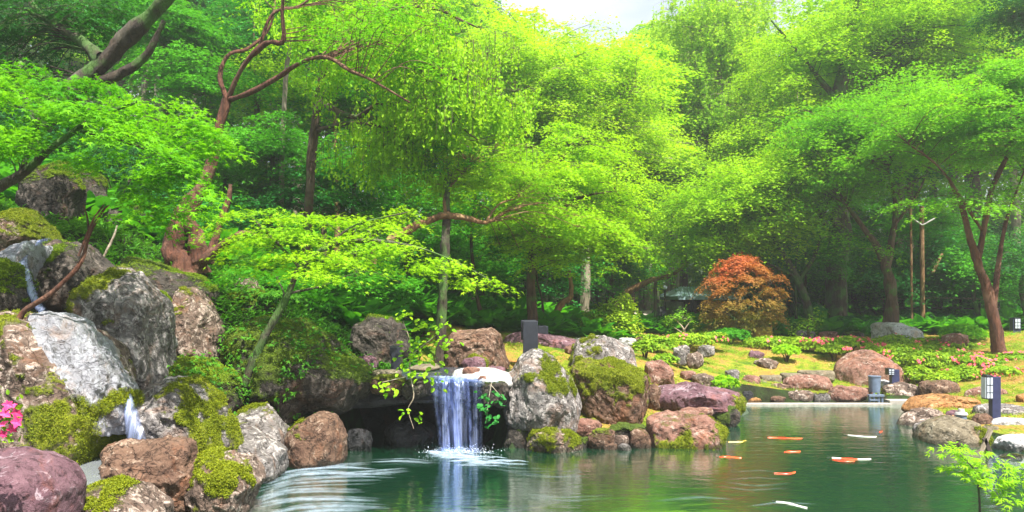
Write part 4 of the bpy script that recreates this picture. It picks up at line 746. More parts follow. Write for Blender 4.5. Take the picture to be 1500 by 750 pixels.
make_tree(MP, 'rightmost maple with three brown stems and broad flat boughs', 'maple', 'bark_red', 'maple',
    [[(1462, 490, 19.6, .13), (1448, 430, 19.6, .11), (1432, 385, 19.6, .1), (1420, 345, 19.6, .08), (1408, 300, 19.6, .06), (1390, 260, 19.6, .03)], [(1432, 385, 19.6, .08), (1442, 330, 19.6, .07), (1452, 280, 19.6, .06), (1478, 220, 19.6, .05), (1490, 170, 19.7, .035), (1510, 120, 19.8, .02)],
     [(1456, 450, 19.6, .07), (1462, 390, 19.8, .06), (1475, 320, 20, .04), (1500, 250, 20, .02)], [(1440, 340, 19.6, .04), (1380, 250, 19.4, .03), (1330, 210, 19.2, .02)], [(1478, 220, 19.6, .04), (1440, 160, 19.6, .025), (1390, 130, 19.5, .015)]],
    canopies=[(1400, 190, 19.8, 110, 60, 2.2, 66), (1470, 130, 19.8, 80, 40, 1.8, 34), (1500, 220, 20, 50, 70, 1.6, 22)], pads=[(1420, 290, 18.6, 95, .8, (-1, -.2)), (1480, 275, 18.8, 80, .8, (1, -.2)), (1340, 295, 19, 60, .6, (-1, 0)), (1500, 300, 19, 60, .6), (1450, 300, 18.2, 60, .5), (1330, 150, 19.5, 70, .8), (1290, 180, 19.8, 60, .7)],
    dens=190, leaf=.09, pad=.95, seed=25, droop=.38)
make_tree('dark_pine', 'dark evergreen branch hanging in the top right corner', 'tree', 'bark_dark', 'deep', [[(1560, 200, 24, .2), (1540, 60, 24, .15), (1520, -40, 24, .1)], [(1540, 60, 24, .07), (1480, 20, 24, .03)]],
    canopies=[(1490, 20, 24, 50, 35, 1.2, 18)], dens=170, leaf=.12, pad=.9, seed=26, snap=False)
# red weeping maple
t = make_tree('red_maple', 'dome shaped red and orange weeping maple in front of the pavilion', 'maple', 'bark_dark', 'red',
    [[(1088, 500, 23, .09), (1086, 470, 23, .08), (1085, 440, 23, .06), (1080, 410, 23, .03)], [(1086, 468, 23, .05), (1060, 430, 23, .03), (1045, 415, 23, .015)], [(1086, 465, 23, .05), (1115, 430, 23, .03), (1130, 415, 23, .015)], [(1086, 480, 23, .04), (1112, 460, 22.9, .03), (1120, 445, 22.8, .015)], [(1086, 475, 23, .04), (1060, 455, 22.9, .02)]],
    pads=[(1085 + x_, 437 - y_, 23 + dy_, 15, .33, (x_ + .1, dy_ * 20 - 3)) for (x_, y_, dy_) in [(52 * math.cos(a_) * math.cos(b_) * q_ + 4, (57 * math.sin(b_) if b_ > 0 else 40 * math.sin(b_)) * q_, -1.1 * math.sin(a_) * math.cos(b_) * q_) for b_ in (-.95, -.55, -.15, .2, .55, .9, 1.3) for a_ in np.arange(.2, 6.2, .62) for q_ in (.86 + .26 * abs(math.sin(a_ * 7.3 + b_ * 11.7)),)]] + [(1030, 465, 22.6, 14, .3, (-1, 0)), (1020, 482, 22.5, 12, .25, (-1, 0)), (1038, 480, 22.5, 12, .25, (-1, 0))],
    dens=900, leaf=.08, tpl='tri', seed=27, droop=.7)
# cloud-pruned bush and pines
make_tree('round_pine', 'small round topped bright green garden pine left of the propped branch', 'tree', 'bark_brown', 'azalea',
    [[(895, 495, 22, .07), (893, 470, 22, .06), (898, 450, 22, .03)]], pads=[(898, 443, 20.5, 16, .35), (885, 453, 20.4, 22, .4), (914, 456, 20.4, 20, .4), (876, 466, 20.3, 20, .4), (905, 466, 20.0, 26, .4), (885, 478, 20.0, 28, .4), (918, 478, 20.1, 22, .4), (900, 470, 21.6, 24, .4), (922, 475, 21.8, 14, .3), (885, 484, 21.7, 22, .3), (912, 486, 21.7, 18, .3)], dens=900, leaf=.10, tpl='kite', seed=28, droop=.5)
make_tree('young_pine', 'small bright flat topped tree behind the azalea row', 'tree', 'bark_brown', 'needle', [[(1185, 495, 22, .04), (1184, 475, 22, .03)]], pads=[(1184, 468, 22, 20, .4), (1172, 478, 21.9, 12, .3), (1196, 480, 21.9, 12, .3)], dens=450, leaf=.08, tpl='kite', seed=29, droop=.5)
make_tree('bare_stemmed_shrub', 'flat topped shrub on pale bare stems in front of the pavilion', 'shrub', 'twig_pale', 'needle',
    [[(1003, 495, 22.5, .03), (1000, 480, 22.5, .025), (992, 470, 22.5, .012)], [(1001, 485, 22.5, .02), (1010, 472, 22.5, .01)], [(1000, 488, 22.5, .02), (988, 480, 22.4, .01)]], pads=[(990, 466, 22.5, 16, .35), (1008, 466, 22.5, 16, .35), (1000, 462, 22.6, 14, .3)], dens=450, leaf=.08, tpl='kite', seed=30, droop=.2)
# propped bare branch and other bare wood
def wood_thing(name, label, cat, mat, limbs, snap=True, props=(), part='limb'):
    base = P(*limbs[0][0][:3]); t = empty(name, base, label, cat)
    for i, l in enumerate(limbs):
        q = smooth_path([[*P(*p[:3]), p[3]] for p in l], len(l) * 7); child('stem' if i == 0 else 'branch', join_tubes('wood', [tube(q[:, :3] - base, q[:, 3], 8, .25, i)], M[mat]), t)
    for i, l in enumerate(props):
        q = smooth_path([[*P(*p[:3]), p[3]] for p in l], 5); child('prop', join_tubes('prop', [tube(q[:, :3] - base, q[:, 3], 6)], M['bark_brown']), t)
    return t
wood_thing('leaning_tree', 'bare tan trunk leaning right on wooden props behind the round pine', 'tree', 'bark_tan', [[(895, 470, 27, .14), (915, 432, 27, .13), (950, 412, 27, .1), (985, 402, 27, .07), (1010, 380, 27, .04)], [(915, 432, 27, .08), (935, 424, 27, .05)]], props=[[(925, 500, 27, .06), (928, 430, 27, .06)], [(960, 475, 27, .07), (960, 408, 27, .06)]])
wood_thing('bent_stump', 'bent tan stump crooked like an elbow in the dark wood', 'stump', 'bark_tan', [[(812, 462, 20, .09), (824, 444, 20, .085), (836, 434, 20, .07), (836, 415, 20, .055), (833, 397, 20, .05)]])
wood_thing('bare_branch', 'thin bare forked branch leaning over the stream in the left rock pile', 'branch', 'bark_red', [[(22, 500, 8.2, .035), (32, 460, 8.2, .03), (80, 425, 8.2, .025), (118, 385, 8.25, .022), (130, 345, 8.3, .018), (150, 310, 8.3, .012), (160, 300, 8.3, .006)], [(130, 345, 8.3, .012), (128, 320, 8.3, .01), (122, 300, 8.3, .006)], [(115, 375, 8.2, .013), (135, 325, 8.2, .011), (152, 300, 8.2, .008)], [(22, 500, 8.2, .03), (10, 530, 8.1, .03)]])
wood_thing('bare_branch', 'small bleached twisted branch behind the dark mossy boulder', 'branch', 'twig_pale', [[(150, 380, 12, .02), (165, 350, 12, .018), (172, 330, 12, .012)]])
# slim trunks of the wood with their own crowns, those one can tell apart
slim = [('slim pale trunked tree rising behind the twisted tree', 410, 380, 418, 120, 442, -30, 19, .09, 'bark_grey'), ('slim grey tree in the dark wood left of the twisted tree', 228, 330, 236, 180, 240, 60, 21, .11, 'bark_grey'),
        ('slim leaning grey tree behind the near maple', 190, 320, 200, 190, 225, 60, 24, .09, 'bark_grey'), ('thin tree between the twisted tree and the weeping tree', 375, 380, 378, 260, 372, 60, 22, .08, 'bark_brown'),
        ('pair partner trunk with a sunlit side behind the low maple bough', 492, 400, 494, 320, 490, 180, 23, .12, 'bark_tan'), ('brown trunk left of the sunlit pair behind the low bough', 475, 400, 474, 320, 468, 180, 23.5, .12, 'bark_brown'),
        ('pinkish trunk seen above the orange limb', 547, 410, 547, 300, 545, 180, 25, .11, 'bark_tan'), ('grey trunk right of the pinkish one', 518, 410, 520, 330, 524, 200, 24.5, .13, 'bark_grey'), ('leaning mossy trunk in front of the low wood', 708, 485, 698, 430, 690, 350, 20, .08, 'bark_brown'),
        ('white barked trunk behind the straight brown maple', 798, 470, 800, 400, 802, 300, 27, .12, 'twig_pale'), ('thin mossy trunk right of the straight brown maple', 796, 480, 794, 440, 786, 400, 21, .05, 'bark_brown'), ('pale trunk in front of the pavilion path', 938, 465, 938, 400, 936, 300, 33, .13, 'bark_grey'),
        ('brown trunk beside the pavilion', 986, 475, 986, 410, 985, 330, 32, .14, 'bark_brown'), ('pale pink trunk beside the pavilion', 994, 470, 993, 410, 992, 340, 33, .1, 'twig_pale'), ('pale straight trunk at the path left of the pavilion', 961, 465, 960, 420, 959, 350, 33.5, .09, 'twig_pale'), ('slim brown trunk under the yellow maple', 890, 470, 890, 400, 889, 330, 30, .1, 'bark_brown'),
        ('thin dark pole like tree right of the red maple', 1167, 478, 1166, 440, 1165, 400, 26, .06, 'bark_dark'), ('thin tree right of the pole like one', 1178, 475, 1180, 410, 1182, 330, 28, .06, 'bark_brown')]
for i, (lb, x0, y0, x1, y1, x2, y2, Y, r, mt) in enumerate(slim):
    hi = y2 < 100
    make_tree('slim_tree', lb, 'tree', mt, 'green' if i % 3 else 'teal', [[(x0, y0, Y, r * .7), (x1, y1, Y, r * .6), (x2, y2, Y, r * .42), (x2 + 6, y2 - 60, Y, r * .2)]],
              canopies=[(x2 + 5, y2 - (10 if hi else 40), Y, 60 + 10 * (i % 3), 50, 1.6, 16)], dens=130, leaf=.12, pad=1.0, seed=40 + i)
# understorey maples in the shade of the left and centre wood
und = [(330, 250, 20, 'green'), (400, 220, 19, 'green'), (300, 120, 20, 'green'), (250, 60, 21, 'green'), (520, 250, 20, 'green'), (600, 300, 22, 'green'), (690, 380, 23, 'green'), (450, 290, 20, 'teal'), (330, 330, 18, 'teal'), (380, 130, 22, 'lime'), (290, 210, 23, 'teal'),
       (900, 360, 28, 'lime'), (900, 400, 30, 'green'), (1100, 400, 31, 'green'), (1240, 400, 30, 'green'), (1350, 400, 27, 'teal'), (1430, 400, 26, 'green'), (1350, 330, 28, 'green'), (960, 250, 32, 'lime'), (1500, 380, 25, 'deep')]
rgu = np.random.default_rng(8)
und += [(px_, 405 + rgu.uniform(-15, 25), 28 + rgu.uniform(0, 6), ['teal', 'green', 'deep', 'green'][i_ % 4]) for i_, px_ in enumerate(range(1110, 1540, 24))]
und += [(px_, 385 + rgu.uniform(-25, 30), 25 + rgu.uniform(0, 8), ['green', 'deep', 'teal'][i_ % 3]) for i_, px_ in enumerate(range(300, 900, 34))]
und += [(px_, 350 + rgu.uniform(-45, 45), 36 + rgu.uniform(0, 9), ['green', 'deep', 'lime', 'teal'][i_ % 4]) for i_, px_ in enumerate(range(1090, 1560, 30))]
names = ['leafy young tree filling the shade under the tall wood']
for i, (px, py, Y, mt) in enumerate(und):
    c = P(px, py, Y); gz_ = hz(c[0], c[1])
    make_tree('understorey_tree', names[0], 'tree', 'bark_dark', mt, [[(px + 8, 470, Y, .08), (px - 4, (py + 470) / 2, Y, .07), (px, py, Y, .04)]], canopies=[(px, py, Y, 75, 48, 1.7, 26)], dens=130, leaf=.115, pad=.95, seed=80 + i, group='young trees in the shade of the wood', droop=.35)

# ---------------- the tall wood behind, copies of a few prototypes
def proto(seed, wood, leafm, H, cr, dens, leaf, low, sp):
    rg = np.random.default_rng(seed); lim = [[(0, 0, -.3, .24), (.05, .05, H * .3, .2), (.15 * rg.normal(), .1, H * .6, .13), (.2, .1, H * .8, .05), (.2, .1, H * .9, .02)]]
    for k in range(7):
        a = rg.uniform(0, 6.28); z = H * rg.uniform(low, .85); L = cr * rg.uniform(.5, .9); lim.append([(0, 0, z, .07), (math.cos(a) * L * .5, math.sin(a) * L * .5, z + .7, .045), (math.cos(a) * L, math.sin(a) * L, z + 1.2, .02)])
    return make_tree('tall_tree', 'x', 'tree', wood, leafm, lim, canopies=[(0, H * (low + 1) / 2, 0, cr, H * (1 - low) / 2, cr, sp)], dens=dens, leaf=leaf, tpl='kite', pad=1.5, seed=seed, world=True, twigs=False, thick=.12)
# canopies in world mode are (x, z, y, rx, rz, ry, n)
def proto_fix(): pass
protos = [proto(201, 'bark_grey', 'green', 19, 3.4, 60, .22, .38, 70), proto(202, 'bark_brown', 'lime', 18, 3.8, 60, .22, .34, 76), proto(203, 'bark_grey', 'yellow', 17, 3.6, 60, .22, .36, 70), proto(204, 'bark_brown', 'deep', 20, 2.6, 80, .2, .25, 80)]
lab = ['mid green tall tree with a bare grey trunk in the wood behind the garden', 'fresh green tall tree in the wood behind the garden', 'pale yellow green tall tree in the wood behind the garden', 'dark evergreen tall tree in the wood behind the garden']
grp = ['tall mid green trees of the wood', 'tall fresh green trees of the wood', 'tall pale trees of the wood', 'tall dark evergreens of the wood']
rg = np.random.default_rng(99); spots = []; used = [False] * 4
tries = 0
while len(spots) < 74 and tries < 4000:
    tries += 1; Y = rg.uniform(31, 62); px = rg.uniform(-80, 1580); x = (px - 750) / F * Y
    if any((x - a) ** 2 + (Y - b) ** 2 < 14 for a, b, *_ in spots): continue
    if 925 < px < 1075 and Y < 45: continue
    spots.append((x, Y, px))
for (x, Y, px) in spots:
    gzz = hz(x, Y); tops = np.interp(px, [0, 650, 740, 800, 870, 930, 1000, 1080, 1180, 1250], [-150, -60, 20, 45, 62, 55, 10, 60, 70, -60]) + rg.uniform(-12, 25)
    H = CAMZ + (HY - tops) / F * Y - gzz
    k = int(rg.choice([0, 1, 2, 3], p=[.5, .2, .0, .3] if px < 520 else ([.2, .35, .4, .05] if px < 1200 else [.4, .35, .05, .2])))
    o = protos[k] if not used[k] else copy_tree(protos[k]); used[k] = True
    hh = [19, 18, 17, 20][k]; s_ = H / hh; o.location = (x, Y, gzz - .1); o.rotation_euler = (0, 0, rg.uniform(0, 6.28)); o.scale = (max(.8, s_ * rg.uniform(.85, 1.1)),) * 2 + (s_,)
    o['label'] = lab[k]; o['group'] = grp[k]
# distant wood as one mass
n = 200000; rgx = np.random.default_rng(5); Yd = rgx.uniform(64, 76, n); pxd = rgx.uniform(-250, 1750, n); xd = (pxd - 750) / F * Yd
topd = np.interp(pxd, [0, 600, 760, 900, 1100, 1200, 1500], [-20, 10, 90, 170, 150, 60, 0]); gzd = np.concatenate([height(xd[i:i + 4000], Yd[i:i + 4000]) for i in range(0, n, 4000)])
lump = fbm(np.c_[xd, Yd, 0 * xd], .16, 3, 3); ztop = CAMZ + (HY - topd) / F * 72 + 2.5 * lump; zd = gzd + (ztop - gzd) * rgx.random(n) ** .85
keep = zd < ztop; C = np.c_[xd, Yd, zd][keep]
tag(obj('distant_woods', leaf_mesh('distant_woods', [leaf_arrays(C, rgx.normal(size=C.shape) + [0, 0, .8], .55, 'tri', None, rgx)], M['lime'])), 'pale green mass of far trees beyond the wood', 'woods', kind='stuff')

# ---------------- ground cover, ferns, undergrowth
def tufts(rg, X, Yy, size, per, up=.7, tpl='lance', zoff=0.0, Z=None):
    Z = np.concatenate([height(X[i:i + 4000], Yy[i:i + 4000]) for i in range(0, len(X), 4000)]) if Z is None else Z
    n = len(X); C = np.repeat(np.c_[X, Yy, Z + zoff], per, 0); m_ = len(C); sz = np.repeat(size if not np.isscalar(size) else np.full(n, size), per)
    a = rg.uniform(0, 6.28, m_); dirv = np.c_[np.cos(a), np.sin(a), rg.uniform(.15, 1.1, m_) * up]; C = C + dirv * sz[:, None] * rg.uniform(.1, .6, m_)[:, None]
    Nn = np.c_[-np.cos(a) * .5, -np.sin(a) * .5, np.ones(m_)] + rg.normal(0, .3, (m_, 3)); tone = np.repeat(rg.uniform(0, .5, n), per)
    return leaf_arrays(C, Nn, sz * .8, tpl, dirv, rg, np.clip(tone + .5 * rg.random(m_), 0, 1))
rg = np.random.default_rng(31)
def scatter(n, pxr, Yr, f=None):
    Y = rg.uniform(Yr[0], Yr[1], n); px = rg.uniform(pxr[0], pxr[1], n); x = (px - 750) / F * Y
    k = pond_sd(x, Y) > .25
    if f is not None: k &= f(px, Y)
    return x[k], Y[k]
X, Y_ = scatter(7000, (-100, 900), (15.5, 34), lambda p, y: ~((p > 560) & (y < 19.5)))
X2, Y2 = scatter(6500, (850, 1600), (24.5, 40), lambda p, y: ~((p > 900) & (p < 1010) & (y > 28)))
tag(obj('undergrowth', leaf_mesh('undergrowth', [tufts(rg, np.r_[X, X2], np.r_[Y_, Y2], rg.uniform(.3, .75, len(X) + len(X2)), 12, .9, 'oval')], M['green'])), 'low leafy undergrowth on the shaded wood floor', 'undergrowth', kind='stuff')
X, Y_ = scatter(3500, (-150, 620), (9, 17), lambda p, y: ~((p > 300) & (p < 560) & (y < 12.7)))
tag(obj('ferns', leaf_mesh('ferns', [tufts(rg, X, Y_, rg.uniform(.12, .3, len(X)), 14, .8, 'lance')], M['fern'])), 'small ferns and moss plants growing between the left boulders', 'ferns', kind='stuff')
X, Y_ = scatter(42000, (740, 1600), (12, 27), lambda p, y: in_lawn((p - 750) / F * y, y) > .4)
nz = fbm(np.c_[X, Y_, 0 * X], .9, 3, 2); k = nz > -.05
tag(obj('grass', leaf_mesh('grass', [tufts(rg, X[k], Y_[k], .06, 5, 1.2, 'lance')], M['azalea'])), 'short mossy grass of the garden lawn', 'grass', kind='stuff')

X, Y_ = scatter(9000, (740, 1600), (12, 27), lambda p, y: in_lawn((p - 750) / F * y, y) > .3)
Z_ = height(X, Y_); nL = len(X)
M['litter'] = flower_mat('dry_leaf', (.22, .09, .03), (.50, .28, .10))
tag(obj('fallen_leaves', leaf_mesh('fallen_leaves', [leaf_arrays(np.c_[X, Y_, Z_ + .03], rg.normal(0, .35, (nL, 3)) + [0, 0, 1], .05, 'tri', None, rg)], M['litter'])), 'dry brown leaves and needles fallen on the lawn', 'leaves', kind='stuff')
# shrubs: leaf shells on uneven domes
def shrub(name, label, cat, px, py, Y, rpx, rpy, leafm='azalea', flowers=0, fm='pink', dep=None, leaf=.06, n=None, seed=0, group=None, tpl='oval', stems=True):
    rg = np.random.default_rng(seed + 500); s = Y / F; rx, rz = rpx * s, rpy * s; dep = dep or rx * .75; c = P(px, py, Y); base = np.array([c[0], c[1], min(hz(c[0], c[1]), c[2]-rz*.3)]); n = n or int(1500 * (rx * dep + rx * rz) * 2 + 250)
    d = rg.normal(size=(n, 3)); d /= np.linalg.norm(d, axis=1)[:, None]; d[:, 2] = np.where(d[:, 2] < -.35, -d[:, 2], d[:, 2])
    bump_ = 1 + .22 * fbm(d + seed, 2.2, 3, seed) ; r = bump_ * rg.uniform(.72, 1.04, n); rad = np.array([rx, dep, rz]) * .92
    C = c + d * rad * r[:, None] - base; C[:, 2] = np.maximum(C[:, 2], .02)
    t = empty(name, base, label, cat, group)
    child('foliage', leaf_mesh('foliage', [leaf_arrays(C, d * .7 + [0, 0, .6] + rg.normal(0, .4, (n, 3)), leaf, tpl, d + rg.normal(0, .6, (n, 3)), rg)], M[leafm]), t)
    st = []
    for k in range(6 if stems else 0):
        a = rg.uniform(0, 6.28); st.append(tube([[0, 0, -.1], [math.cos(a) * rx * .2, math.sin(a) * dep * .2, (c[2] - base[2]) * .6], [math.cos(a) * rx * .6, math.sin(a) * dep * .6, c[2] - base[2] + rz * .2]], [.02, .015, .006], 5))
    if st: child('stem', join_tubes('stem', st, M['bark_brown']), t)
    if flowers:
        k = flowers; cl = rg.normal(size=(max(2, k // 5), 3)); cl[:, 1] = -abs(cl[:, 1]) * .8; cl[:, 2] = abs(cl[:, 2]) * .9 + .1; cl /= np.linalg.norm(cl, axis=1)[:, None]
        d = cl[rg.integers(0, len(cl), k)] + rg.normal(0, .16, (k, 3)); d /= np.linalg.norm(d, axis=1)[:, None]; C = c + d * rad * (1.07 + .22 * fbm(d + seed, 2.2, 3, seed))[:, None] - base
        C = np.repeat(C, 2, 0); dd = np.repeat(d, 2, 0); packs = [leaf_arrays(C, dd + [0, -.3, .3] + rg.normal(0, .4, dd.shape), max(.055, leaf * 1.35), 'star', None, rg)]
        child('blossom', leaf_mesh('blossom', packs, M[fm]), t)
    return t
az = [('low azalea mound with scattered pink blossom at the left end of the lawn', 1005, 500, 20, 34, 11, 20), ('bright azalea mound right of the red tipped one near the bare stemmed shrub', 960, 505, 19, 30, 13, 0), ('azalea tuft between the grey rocks', 975, 528, 17, 18, 9, 0), ('small azalea tuft by the grey ridged boulder', 945, 510, 17.5, 16, 10, 0),
      ('azalea with red buds under the red maple', 1040, 498, 20.5, 26, 10, 14), ('azalea full of pink blossom behind the lawn', 1205, 506, 21, 30, 11, 46), ('azalea with pink blossom left of the great pink boulder', 1245, 503, 21, 26, 10, 46), ('plain green low azalea at the back of the lawn', 1130, 503, 21.5, 40, 9, 6),
      ('azalea with pink spots under the small flat topped tree', 1170, 503, 21.3, 24, 9, 16), ('large yellow green azalea right behind the great pink boulder', 1318, 525, 20, 34, 17, 20), ('azalea crowned with pink below the large white boulder', 1310, 505, 21.5, 32, 12, 34), ('azalea spilling beside the lamp on the pink boulder', 1345, 550, 18.2, 22, 13, 0),
      ('rounded azalea with few blossoms in the middle of the right bed', 1370, 530, 19.4, 32, 15, 16), ('azalea with a pink cluster low in the right bed', 1352, 530, 19, 20, 12, 14), ('yellowish azalea behind the brown boulder', 1400, 512, 21, 30, 12, 14), ('azalea with many pink blossoms near the right edge', 1440, 535, 19, 34, 14, 50),
      ('azalea with pink blossom at the far right edge', 1485, 530, 19, 26, 14, 44), ('green low azalea in front of the right bed', 1405, 550, 18, 30, 12, 4), ('azalea right of the brown boulder', 1440, 515, 21, 28, 10, 18), ('azalea at the right edge behind the lilac stone', 1490, 510, 21.5, 26, 9, 22), ('bright azalea by the rounded brown rock', 1380, 556, 17.6, 20, 9, 0),
      ('tall azalea with pink tips against the large white boulder', 1362, 508, 22, 26, 12, 20), ('wide azalea mat blooming pink above the near bollard lamp', 1470, 548, 17.8, 30, 11, 40), ('azalea with a dense pink crown in the middle of the right bed', 1420, 528, 19.6, 24, 11, 36), ('azalea mound below the brown boulder', 1390, 520, 20.2, 24, 10, 16),
      ('azalea without blossom between pink boulder and long azalea mat', 1345, 515, 20.6, 28, 12, 8), ('short azalea with pink dots at the back right', 1465, 497, 22.5, 28, 9, 16), ('azalea bush with pink and yellow tips at the lawn back', 1280, 515, 20.6, 20, 9, 16), ('low azalea in front of the azalea row', 1222, 513, 20.3, 22, 7, 14)]
for i, (lb, px, py, Y, a, b, fl) in enumerate(az): shrub('azalea_bush', lb, 'azalea', px, py, Y, a * 1.2, b * 1.2, 'azalea', int(fl * .75), seed=i, leaf=.075, tpl='kite')
for i, (lb, px, py, Y, a, b, mt) in enumerate([('bushy fern like plant with fine leaves in the lawn', 1152, 515, 19.8, 22, 10, 'lime'), ('grassy tuft by the pond at the left end of the kerb', 1060, 562, 16.2, 26, 12, 'lime'), ('leafy upright bush in the right bed before the wood', 1410, 490, 21.5, 36, 17, 'maple'), ('low dark green bush at the right edge below the far lamp', 1470, 500, 22.5, 40, 12, 'green'),
      ('dark green bush left of the red maple trunk', 1070, 492, 21.8, 30, 12, 'green'), ('low juniper like bush under the round pine', 900, 494, 20.5, 44, 8, 'fern'), ('feathery green bush behind the right garden lamp', 850, 475, 22, 34, 18, 'green'), ('low green bush in front of the dark wood at centre', 720, 490, 20.5, 50, 9, 'green'), ('bushy green plant left of the brown pyramid boulder', 620, 480, 16.5, 34, 14, 'fern'),
      ('blue green leafy bush beside the pole like tree', 1190, 460, 27, 24, 16, 'teal'), ('dark clipped bush behind the white boulder', 1350, 470, 27, 60, 16, 'deep'), ('dark clipped bush under the rail at right', 1430, 472, 27, 50, 16, 'deep'), ('dark bush behind the azalea row', 1250, 475, 26.5, 50, 13, 'deep'),
      ('fern clump on the left hillside above the round stone', 350, 395, 15.5, 40, 22, 'fern'), ('fern clump beside the pale capped stone', 405, 440, 13.6, 40, 16, 'fern'), ('shaded bush at the foot of the hillside', 470, 460, 15.5, 50, 22, 'green'), ('shaded bush behind the mossy block boulder', 560, 440, 18, 60, 24, 'green'), ('dark bush behind the ridged shaded boulder', 260, 300, 17.5, 50, 30, 'deep'), ('dark bush behind the tall shaded boulders on the left hillside', 170, 250, 18.5, 60, 40, 'deep'), ('ivy like dark growth on the far left hillside', 40, 200, 16, 90, 50, 'deep')]):
    shrub('leafy_bush', lb, 'bush', px, py, Y, a, b, mt, 0, seed=60 + i, leaf=.09 if Y < 24 else .12, tpl='tri', n=None)

# real moss tufts on the larger boulders, ferns on the shaded mossy ones
for (o, V, nrm, mo, seed, mat, label) in MOSSY:
    rg = np.random.default_rng(seed); k = (mo > .52) & (nrm[:, 1] < .35); idx = np.flatnonzero(k)
    if len(idx) < 60: continue
    n = min(len(idx) * 3, 22000); pr = smooth01(mo[idx], .5, .95) + .04; idx = rg.choice(idx, n, p=pr / pr.sum()); C = V[idx] + rg.normal(0, .008, (n, 3)) + nrm[idx] * .004
    child('moss', leaf_mesh('moss', [leaf_arrays(C, nrm[idx] + rg.normal(0, .8, (n, 3)), .018, 'kite', nrm[idx] + rg.normal(0, .5, (n, 3)), rg)], M['moss_dark' if mat == 'shade' else 'moss']), o)
    if 'fern' in label or 'wedged' in label or 'ferns' in label:
        idx = np.flatnonzero((nrm[:, 1] < .2) & (mo > .25)); n = 1100 if 'huge' in label else 500; cl = rg.choice(idx, max(12, n // 9)); C0 = V[cl]; C = np.repeat(C0, 9, 0) + rg.normal(0, .045, (len(C0) * 9, 3)); Nn = np.repeat(nrm[cl], 9, 0)
        C = C + Nn * .03; child('fern', leaf_mesh('fern', [leaf_arrays(C, Nn * .6 + [0, -.2, .7] + rg.normal(0, .35, C.shape), .075, 'tri', Nn + rg.normal(0, .6, C.shape), rg)], M['fern']), o)['kind'] = 'stuff'

# ------------------------------------------------------------------ small plants with visible leaves
def vine(name, label, cat, stems, clusters, mat, leaf, tpl='oval', seed=0, wood='twig_pale', per=7, spread=.12):
    rg = np.random.default_rng(seed); base = P(*stems[0][0][:3]); t = empty(name, base, label, cat)
    child('stem', join_tubes('stem', [tube(*(lambda q: (q[:, :3] - base, q[:, 3]))(smooth_path([[*P(*p[:3]), p[3]] for p in l], len(l) * 6)), 5) for l in stems], M[wood]), t)
    Cs = []
    for (px, py, Y, k, sp) in clusters:
        c = P(px, py, Y); Cs.append(c + rg.normal(0, sp, (k, 3)) * [1, .8, .7])
    C = np.concatenate(Cs); n = len(C)
    child('foliage', leaf_mesh('foliage', [leaf_arrays(C - base, np.c_[rg.normal(0, .45, n), -.55 + rg.normal(0, .3, n), np.ones(n)], leaf, tpl, np.c_[rg.normal(0, 1, n), -.6 * np.ones(n), -.7 * np.ones(n)], rg)], M[mat]), t)
    return t
vine('climbing_plant', 'bright yellow green plant with broad oval leaves trailing over the grotto lip', 'plant',
     [[(600, 545, 11.3, .012), (600, 500, 11.3, .01), (590, 470, 11.3, .006)], [(600, 545, 11.25, .012), (606, 580, 11.1, .01), (598, 600, 11.1, .007), (606, 628, 11.1, .004)], [(602, 520, 11.3, .008), (640, 490, 11.4, .005)], [(603, 550, 11.2, .007), (560, 560, 11.1, .005)], [(604, 548, 11.2, .007), (650, 545, 11.1, .004)]],
     [(595, 462, 11.3, 9, .10), (620, 470, 11.3, 12, .13), (640, 490, 11.3, 14, .14), (605, 490, 11.2, 16, .16), (598, 520, 11.2, 14, .12), (625, 515, 11.3, 14, .16), (655, 475, 11.4, 6, .1), (600, 540, 11.1, 12, .12), (630, 545, 11.0, 12, .15), (560, 565, 11.0, 8, .09), (575, 575, 11, 5, .07), (640, 560, 11, 6, .1), (590, 600, 11, 5, .07), (610, 606, 11, 5, .07), (650, 500, 11.3, 8, .14)], 'lime', .10, seed=1)
vine('round_leaved_plant', 'plant with round glossy leaves growing on the right side of the waterfall', 'plant',
     [[(720, 560, 11.4, .008), (715, 590, 11.35, .006), (712, 620, 11.3, .004)], [(720, 565, 11.4, .006), (738, 585, 11.3, .003)]],
     [(712, 580, 11.3, 8, .07), (728, 584, 11.3, 8, .07), (740, 592, 11.3, 4, .05), (712, 600, 11.3, 8, .07), (722, 608, 11.3, 6, .06), (715, 618, 11.3, 5, .05), (710, 595, 11.25, 5, .05)], 'teal', .10, seed=2)
rg = np.random.default_rng(77)
st = [[(1436, 760, 7.4, .012), (1434, 720, 7.4, .010), (1428, 690, 7.4, .007), (1408, 668, 7.4, .004)], [(1432, 705, 7.4, .006), (1462, 690, 7.4, .003)], [(1434, 715, 7.4, .005), (1480, 720, 7.4, .003)], [(1430, 698, 7.4, .005), (1398, 690, 7.4, .003)]]
